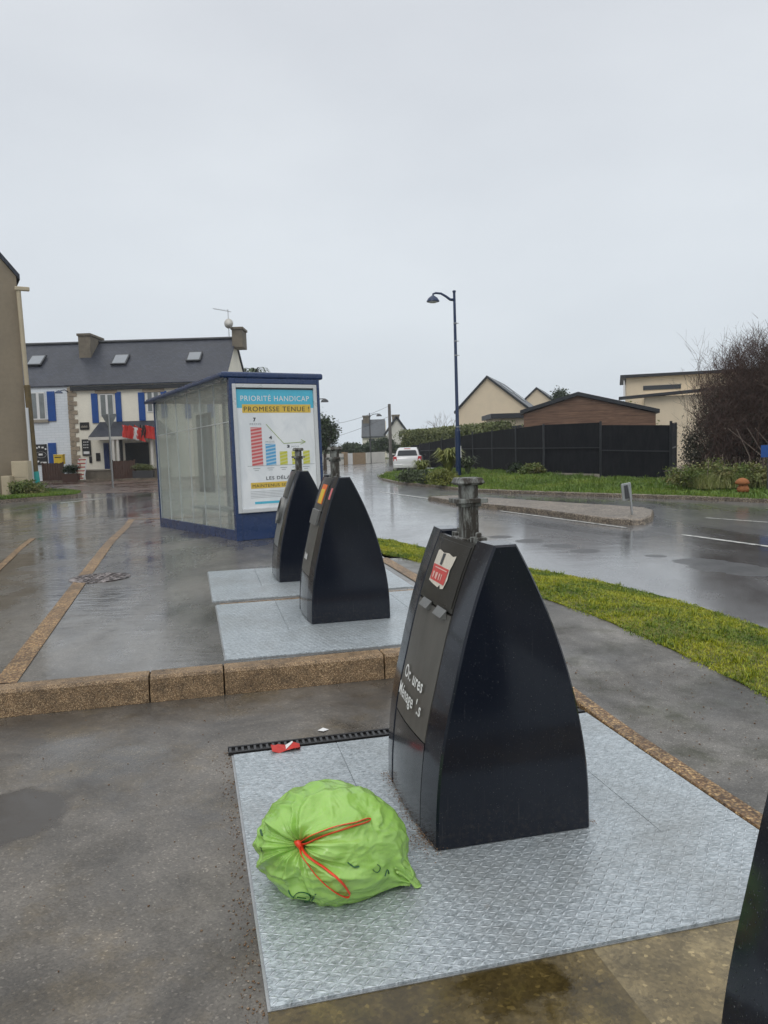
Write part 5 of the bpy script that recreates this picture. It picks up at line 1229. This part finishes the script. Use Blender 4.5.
# --- right hand houses
p0 = A(456, 412, 60); pA = A(487, 376, 60); p1 = A(528, 412, 60)
def gh(px0, pxa, px1, pye, pya, Y, d, wall, name, label, cat='house', th=.2, ry=0):
    L0 = A(px0, pye, Y); Ap = A(pxa, pya, Y); R0 = A(px1, pye, Y); o = empty(name, (Ap.x, Y, 0), ry, label, cat)
    w0 = L0.x-Ap.x; w1 = R0.x-Ap.x; sl0 = (Ap.z-L0.z)/-w0; sl1 = (Ap.z-R0.z)/w1; zl = L0.z; zr = R0.z; za = Ap.z-th
    mb = MB(); mb.prism([(w0+.15, 0, 0), (w1-.15, 0, 0), (w1-.15, 0, zr-.05-th+.15*sl1), (0, 0, za), (w0+.15, 0, zl-.05-th+.15*sl0)], (0, d, 0)); mb.build('wall', wall, o)
    mb = MB(); mb.prism([(w0, 0, zl-th), (0, 0, za), (w1, 0, zr-th), (w1, 0, zr), (0, 0, Ap.z), (w0, 0, zl)], (0, d+.3, 0)); mb.v = [(v[0], v[1]-.15, v[2]+.004) for v in mb.v]
    return o, mb, (w0, w1, zl, zr, Ap.z)
ho1, mb, dims = gh(454, 487, 533, 411, 375.5, 60, 10, MAT['cream'], 'gable_house', 'cream house with a plain steep gable and wet slate roof behind the lamp post', ry=R(-17))
rf = mb.build('roof', MAT['slate2'], ho1)
for (z0_, x0_, z1_, x1_) in ((dims[2], dims[0], dims[4], 0), (dims[4], 0, dims[3], dims[1])):
    mb = MB(); mb.bar((x0_, -.17, z0_-.08), (x1_, -.17, z1_-.08), .06, .2, (0, -1, 0)); mb.build('verge_board', MAT['dkroof'], rf)
mb = MB(); w0, w1, zl, zr, za = dims
for k in range(2): 
    a = Vector((w1*(.35+.2*k), 2+k*2.5, 0)); zz = za-(za-zr)*(a.x/w1); dn = Vector((w1, 0, zr-za)).normalized(); nn = Vector((za-zr, 0, w1)).normalized(); mb.obox(Vector((a.x, a.y, zz))+nn*.04, dn, (0, 1, 0), nn, .55, .5, .04)
mb.build('skylight', MAT['velux'], rf)
ho2, mb, dims = gh(523, 536.5, 553, 400, 387, 80, 9, MAT['cream'], 'gable_house', 'smaller cream gable seen between the big gable and the wooden cabin', ry=R(-18)); rf = mb.build('roof', MAT['slate2'], ho2)
mb = MB(); w0, w1, zl, zr, za = dims; mb.bar((w0, -.17, zl-.08), (0, -.17, za-.08), .06, .2, (0, -1, 0)); mb.bar((0, -.17, za-.08), (w1, -.17, zr-.08), .06, .2, (0, -1, 0)); mb.build('verge_board', MAT['dkroof'], rf)
# flat annex in front of the big gable
p = A(490, 418, 50); q_ = A(545, 413, 50); o = empty('flat_annexe', (p.x, 50, 0), 0, 'low cream annexe with flat dark roofs before the big gable', 'annexe')
mb = MB(); mb.box(.3, q_.x-p.x+2, 0, 4, 0, p.z-.05); mb.build('wall', MAT['cream'], o); mb = MB(); mb.box(0, q_.x-p.x+2, -.4, 4.2, p.z-.05, p.z+.26); mb.build('roof', MAT['dkroof'], o)
mb = MB(); pz = A(500, 427, 47).z; mb.prism([(.5, -2.5, pz-.15), (3.4, -2.5, pz+.12), (3.4, -2.5, pz+.28), (.5, -2.5, pz)], (0, 2.4, 0)); mb.build('lean_to_roof', MAT['dkroof'], o)
mb = MB(); mb.box(.7, 3.3, -2.3, -.1, 0, pz-.16); mb.build('lean_to_wall', MAT['white_wall'], o)
# wooden cabin
cb, mb, dims = gh(521, 578, 655, 410, 392, 33.5, 6, MAT['cabin'], 'wooden_cabin', 'brown timber cabin with shallow dark roof behind the fence', 'cabin', .16, R(-14))
rf = mb.build('roof', MAT['dkroof'], cb)
# modern cream house
o = empty('modern_house', (A(622, 376, 46).x, 46, 0), R(-17), 'modern cream house with stacked flat dark roofs behind the bare shrub', 'house'); X0 = o.location.x
zt = A(622, 376.5, 46).z; zm = A(640, 392, 44).z
mb = MB(); mb.box(.25, 8.5, 0, 6, 0, zt-.1); mb.build('wall', MAT['cream'], o); mb = MB(); mb.box(-.1, 8.8, -.35, 6.2, zt-.1, zt+.06); mb.build('roof', MAT['dkroof'], o)
mb = MB(); mb.box(1.2, 8.9, -2.5, -.005, 0, zm-.32); mb.build('lower_wall', MAT['cream'], o); 
mb = MB(); mb.prism([(-.2, -2.9, zm-.42), (8.9, -2.9, zm+.10), (8.9, -2.9, zm+.24), (-.2, -2.9, zm-.28)], (0, 1.2, 0)); mb.build('lower_roof', MAT['dkroof'], o)
za = A(644, 388, 46).z; mb = MB(); mb.box(1.2, 3.3, -.05, .02, za-.16, za+.10); mb.build('window', MAT['glass_dark'], o)
mb = MB(); zz = A(675, 417, 44).z; mb.box(4.4, 8.9, -2.75, -2.5, zz-.5, zz+.1); mb.build('garage_lintel', MAT['dark_grey'], o)
mb = MB(); mb.tube([(.12, -.1, zt-1.2), (.12, -.1, zt-.25)], .05, 6); mb.build('downpipe', MAT['white'], o)
o = empty('leafy_bush', (12.6, 39, 0), 0, 'yellow leaved bush top showing between cabin and modern house', 'bush')
leafcloud('foliage', blob((0, 0, 2.2), (1.1, .6, .9), 5000, 40, .4), .07, MAT['leaf_yellow'], o); mb = MB(); grow(mb, Vector((0, 0, 0)), Vector((0, 0, 1)), 1.4, .05, 2, sides=5); mb.build('stem', MAT['bark'], o)

# --- far house, wall, trees
def B3(px, py, Y, o): p = A(px, py, Y); return p
fhx0 = A(362, 430, 105).x; fhx1 = A(384, 430, 105).x
o = empty('farmhouse', (fhx0, 105, 0), 0, 'distant pale house with slate roof and a chimney at each end', 'house')
we = A(395, 430, 105).x-fhx0; ze = A(370, 436, 105).z; zr = A(380, 421, 109).z
mb = MB(); mb.prism([(0, 0, 0), (0, 8, 0), (0, 8, ze), (0, 4, zr), (0, 0, ze)], (we-1.2, 0, 0)); mb.build('wall', MAT['cream2'], o)
mb = MB(); mb.prism([(-.1, -.3, ze-.25), (-.1, 4, zr), (-.1, 8.3, ze-.25), (-.1, 8.3, ze-.05), (-.1, 4, zr+.25), (-.1, -.3, ze-.05)], (we-1.2, 0, 0)); rf = mb.build('roof', MAT['slate2'], o)
mb = MB(); mb.prism([(we-1.2, -1.6, 0), (we+1.6, -1.6, 0), (we+1.6, -1.6, ze), (we+.2, -1.6, zr+.2), (we-1.2, -1.6, ze)], (0, 8, 0)); mb.build('gable_wing', MAT['white_wall'], o)
mb = MB(); mb.bar((we+.2, -1.7, zr+.3), (we-1.5, -1.7, ze+.0), .3, .2, (0, -1, 0)); mb.bar((we+.2, -1.7, zr+.3), (we+1.9, -1.7, ze+.0), .3, .2, (0, -1, 0)); mb.build('verge_board', MAT['dkroof'], rf)
for x in (.1, we-.3): mb = MB(); mb.box(x, x+1.0, 3, 4.6, zr-1, zr+.6).box(x-.08, x+1.08, 2.9, 4.7, zr+.6, zr+.8); mb.build('chimney', MAT['chim'], rf)
for x, z in ((.9, ze-1.3), (2.6, ze-1.3)): mb = MB(); mb.box(x, x+.8, -.06, .02, z-.2, z+.9); mb.build('window', MAT['glass_dark'], o)
mb = MB(); mb.box(we+.5, we+.9, -1.66, -1.59, ze-.3, ze+.5); mb.build('window', MAT['glass_dark'], o)
# garden wall far
a = A(310, 467, 66); b = A(356, 465.5, 70); c = A(384, 464, 76)
o = empty('garden_wall', (a.x, a.y, 0), 0, 'pale garden wall with brown gate panels at the far bend of the road', 'wall')
mb = MB(); A0 = Vector((0, 0, .9)); 
loc = lambda p_: Vector((p_.x-a.x, p_.y-a.y, .52))
mb.bar(loc(A(290, 468, 64)), loc(A(343, 466, 69)), .25, 1.0); mb.bar(loc(A(366, 465.5, 71)), loc(c), .25, 1.0); mb.build('masonry', MAT['white_wall'], o)
mb = MB(); mb.bar(loc(A(353, 466, 70)), loc(A(365.5, 465.5, 71)), .1, 1.05); mb.bar(loc(A(343.5, 466, 69)), loc(A(346.5, 466, 69.3)), .4, 1.25); mb.build('gate', simple('gate_tan', (.30, .22, .14), .7), o)
mb = MB(); mb.bar(loc(A(347, 466, 69.4)), loc(A(352.5, 466, 69.9)), .1, 1.0); mb.build('white_gate', MAT['white'], o)
def tree(name, x, y, h, cr, label, mat, lsz=.12, n=5000, tw=.14, crown_z=.68):
    o = empty(name, (x, y, 0), 0, label, 'tree'); mb = MB(); grow(mb, Vector((0, 0, 0)), Vector((0, 0, 1)), h*.42, tw, 3, .5, .2, 3, (2, 3), .62, 6); mb.build('trunk', MAT['bark'], o)
    leafcloud('crown', blob((0, 0, h*crown_z), cr, n, 45, .36), lsz, mat, o); return o
p = A(326, 455, 55); tree('leafy_tree', p.x-.1, 55, A(325, 418, 55).z, (.95, .95, 1.3), 'dark bushy tree just right of the bus shelter', MAT['leaf_dark'], .10, 5000)
for k, (px, Y, pyt) in enumerate(((340, 92, 447), (352, 90, 443), (363, 88, 446), (374, 90, 441), (384, 86, 438), (398, 95, 444))):
    p = A(px, 465, Y); h = A(px, pyt, Y).z
    tree('garden_tree', p.x, Y, h, (1.15, 1.1, h*.32), ['small dark tree behind the far garden wall, nearest the shelter', 'second small tree behind the far garden wall', 'third small tree, below the left chimney of the far house', 'rounded tree behind the distant lamp, before the far house', 'taller dark tree just left of the utility pole', 'small tree behind the utility pole above the car'][k], MAT['leaf_dark'], .14, 2500, .1, .66)
    COL.objects[-1]
# bare tree above hedge
p = A(440, 440, 62); o = empty('bare_tree', (p.x, 62, 0), 0, 'small leafless pale tree between hedge and big cream gable', 'tree'); mb = MB(); random.seed(12)
for i in range(6): grow(mb, Vector((0, 0, 1.0)), Vector((random.gauss(0, .4), random.gauss(0, .3), 1)).normalized(), 1.35, .035, 3, .38, .15, 3, (2, 3), .70)
mb.build('branches', MAT['twig_pale'], o); mb = MB(); mb.tube([(0, 0, 0), (0, 0, 1.2)], [.12, .09], 7); mb.build('trunk', MAT['bark'], o)
p = A(560, 395, 78); tree('garden_tree', p.x, 78, A(560, 388, 78).z+.1, (.9, .9, 1.4), 'dark tree top peeping over the cabin roof', MAT['leaf_dark'], .13, 3000, .12, .75)
# palm behind the shelter
p = A(254, 370, 62); o = empty('palm_tree', (p.x, 62, 0), 0, 'palm tree top showing above the bus shelter roof', 'palm tree'); hz = p.z-.2
mb = MB(); mb.tube([(0, 0, 0), (.05, 0, hz*.5), (0, 0, hz)], [.22, .18, .16], 8); mb.build('trunk', MAT['bark'], o); mb = MB()
for i in range(46):
    a = random.uniform(0, 6.28); d = Vector((math.cos(a), math.sin(a), 0)); e = random.uniform(.1, 1.0); s_ = Vector((-d.y, d.x, 0))*.05; r_ = 1.5
    mb.grid([[Vector((0, 0, hz))-s_*.5, Vector((0, 0, hz))+s_*.5], [Vector((0, 0, hz+.4*e))+d*r_*.35-s_*2, Vector((0, 0, hz+.4*e))+d*r_*.35+s_*2], [Vector((0, 0, hz+.5*e-.1))+d*r_*.7-s_*1.6, Vector((0, 0, hz+.5*e-.1))+d*r_*.7+s_*1.6], [Vector((0, 0, hz+.3*e-.5))+d*r_, Vector((0, 0, hz+.3*e-.5))+d*r_+s_*.2]])
mb.build('fronds', MAT['leaf_dark'], o)

# ------------------------------------------------------------------ haze
HAZE = True
if HAZE:
    mb = MB(); mb.box(-75, 75, -15, 135, -1.2, 16); o = mb.build('haze', None); tag(o, kind='stuff')
    t = NT('rain_haze'); t.t.nodes.remove(t.b); v = t.n('VolumePrincipled'); v.inputs['Color'].default_value = (.93, .95, .97, 1); v.inputs['Density'].default_value = .0007; v.inputs['Anisotropy'].default_value = .2
    t.l(v.outputs[0], t.out.inputs['Volume']); o.data.materials.append(t.m)

# ------------------------------------------------------------------ world and sun
w = bpy.data.worlds.new('World'); SC.world = w; w.use_nodes = True; nt = w.node_tree; bgn = nt.nodes['Background']
el, az = R(48), R(200)
sky = nt.nodes.new('ShaderNodeTexSky'); sky.sky_type = 'NISHITA'; sky.sun_disc = False; sky.sun_elevation = el; sky.sun_rotation = az; sky.dust_density = 4; sky.air_density = 1
hs = nt.nodes.new('ShaderNodeHueSaturation'); hs.inputs['Saturation'].default_value = .25; nt.links.new(sky.outputs[0], hs.inputs['Color'])
tc = nt.nodes.new('ShaderNodeTexCoord'); sx = nt.nodes.new('ShaderNodeSeparateXYZ'); nt.links.new(tc.outputs['Generated'], sx.inputs[0])
rp = nt.nodes.new('ShaderNodeValToRGB'); cr = rp.color_ramp
st = [(0, (5.1, 5.6, 6.1)), (.08, (5.2, 5.65, 6.1)), (.28, (5.35, 5.72, 6.15)), (.52, (5.2, 5.45, 5.85)), (.70, (7.8, 8.0, 8.3)), (1, (10.8, 10.9, 11.1))]
while len(cr.elements) < len(st): cr.elements.new(.5)
for e, (p_, c_) in zip(cr.elements, st): e.position = p_; e.color = (*c_, 1)
nt.links.new(sx.outputs[2], rp.inputs[0])
mp_ = nt.nodes.new('ShaderNodeMapping'); mp_.inputs['Scale'].default_value = (1, 1, 2.5); nt.links.new(tc.outputs['Generated'], mp_.inputs[0])
nz = nt.nodes.new('ShaderNodeTexNoise'); nz.inputs['Scale'].default_value = 1.6; nz.inputs['Detail'].default_value = 4; nt.links.new(mp_.outputs[0], nz.inputs['Vector'])
r2 = nt.nodes.new('ShaderNodeValToRGB'); r2.color_ramp.elements[0].position = .3; r2.color_ramp.elements[0].color = (.90, .905, .915, 1); r2.color_ramp.elements[1].position = .7; r2.color_ramp.elements[1].color = (1.06, 1.06, 1.05, 1); nt.links.new(nz.outputs['Fac'], r2.inputs[0])
mu = nt.nodes.new('ShaderNodeMix'); mu.data_type = 'RGBA'; mu.blend_type = 'MULTIPLY'; mu.inputs[0].default_value = 1; nt.links.new(rp.outputs[0], mu.inputs[6]); nt.links.new(r2.outputs[0], mu.inputs[7])
mx = nt.nodes.new('ShaderNodeMix'); mx.data_type = 'RGBA'; mx.inputs[0].default_value = .08; nt.links.new(mu.outputs[2], mx.inputs[6]); nt.links.new(hs.outputs[0], mx.inputs[7])
nt.links.new(mx.outputs[2], bgn.inputs['Color']); bgn.inputs['Strength'].default_value = .136
sun = bpy.data.lights.new('sun', 'SUN'); sun.energy = .6; sun.angle = R(25); sun.color = (1, .97, .93); so = bpy.data.objects.new('sun', sun); COL.objects.link(so)
dirv = Vector((math.sin(az)*math.cos(el), math.cos(az)*math.cos(el), math.sin(el))); so.rotation_euler = dirv.to_track_quat('Z', 'Y').to_euler(); so.location = (0, 0, 30)
SC.view_settings.view_transform = 'Standard'; SC.view_settings.look = 'None'; SC.view_settings.exposure = 0; SC.view_settings.gamma = 1; SC.view_settings.use_curve_mapping = False
SC.render.engine = 'CYCLES'
try: SC.cycles.volume_step_rate = 4
except Exception: pass
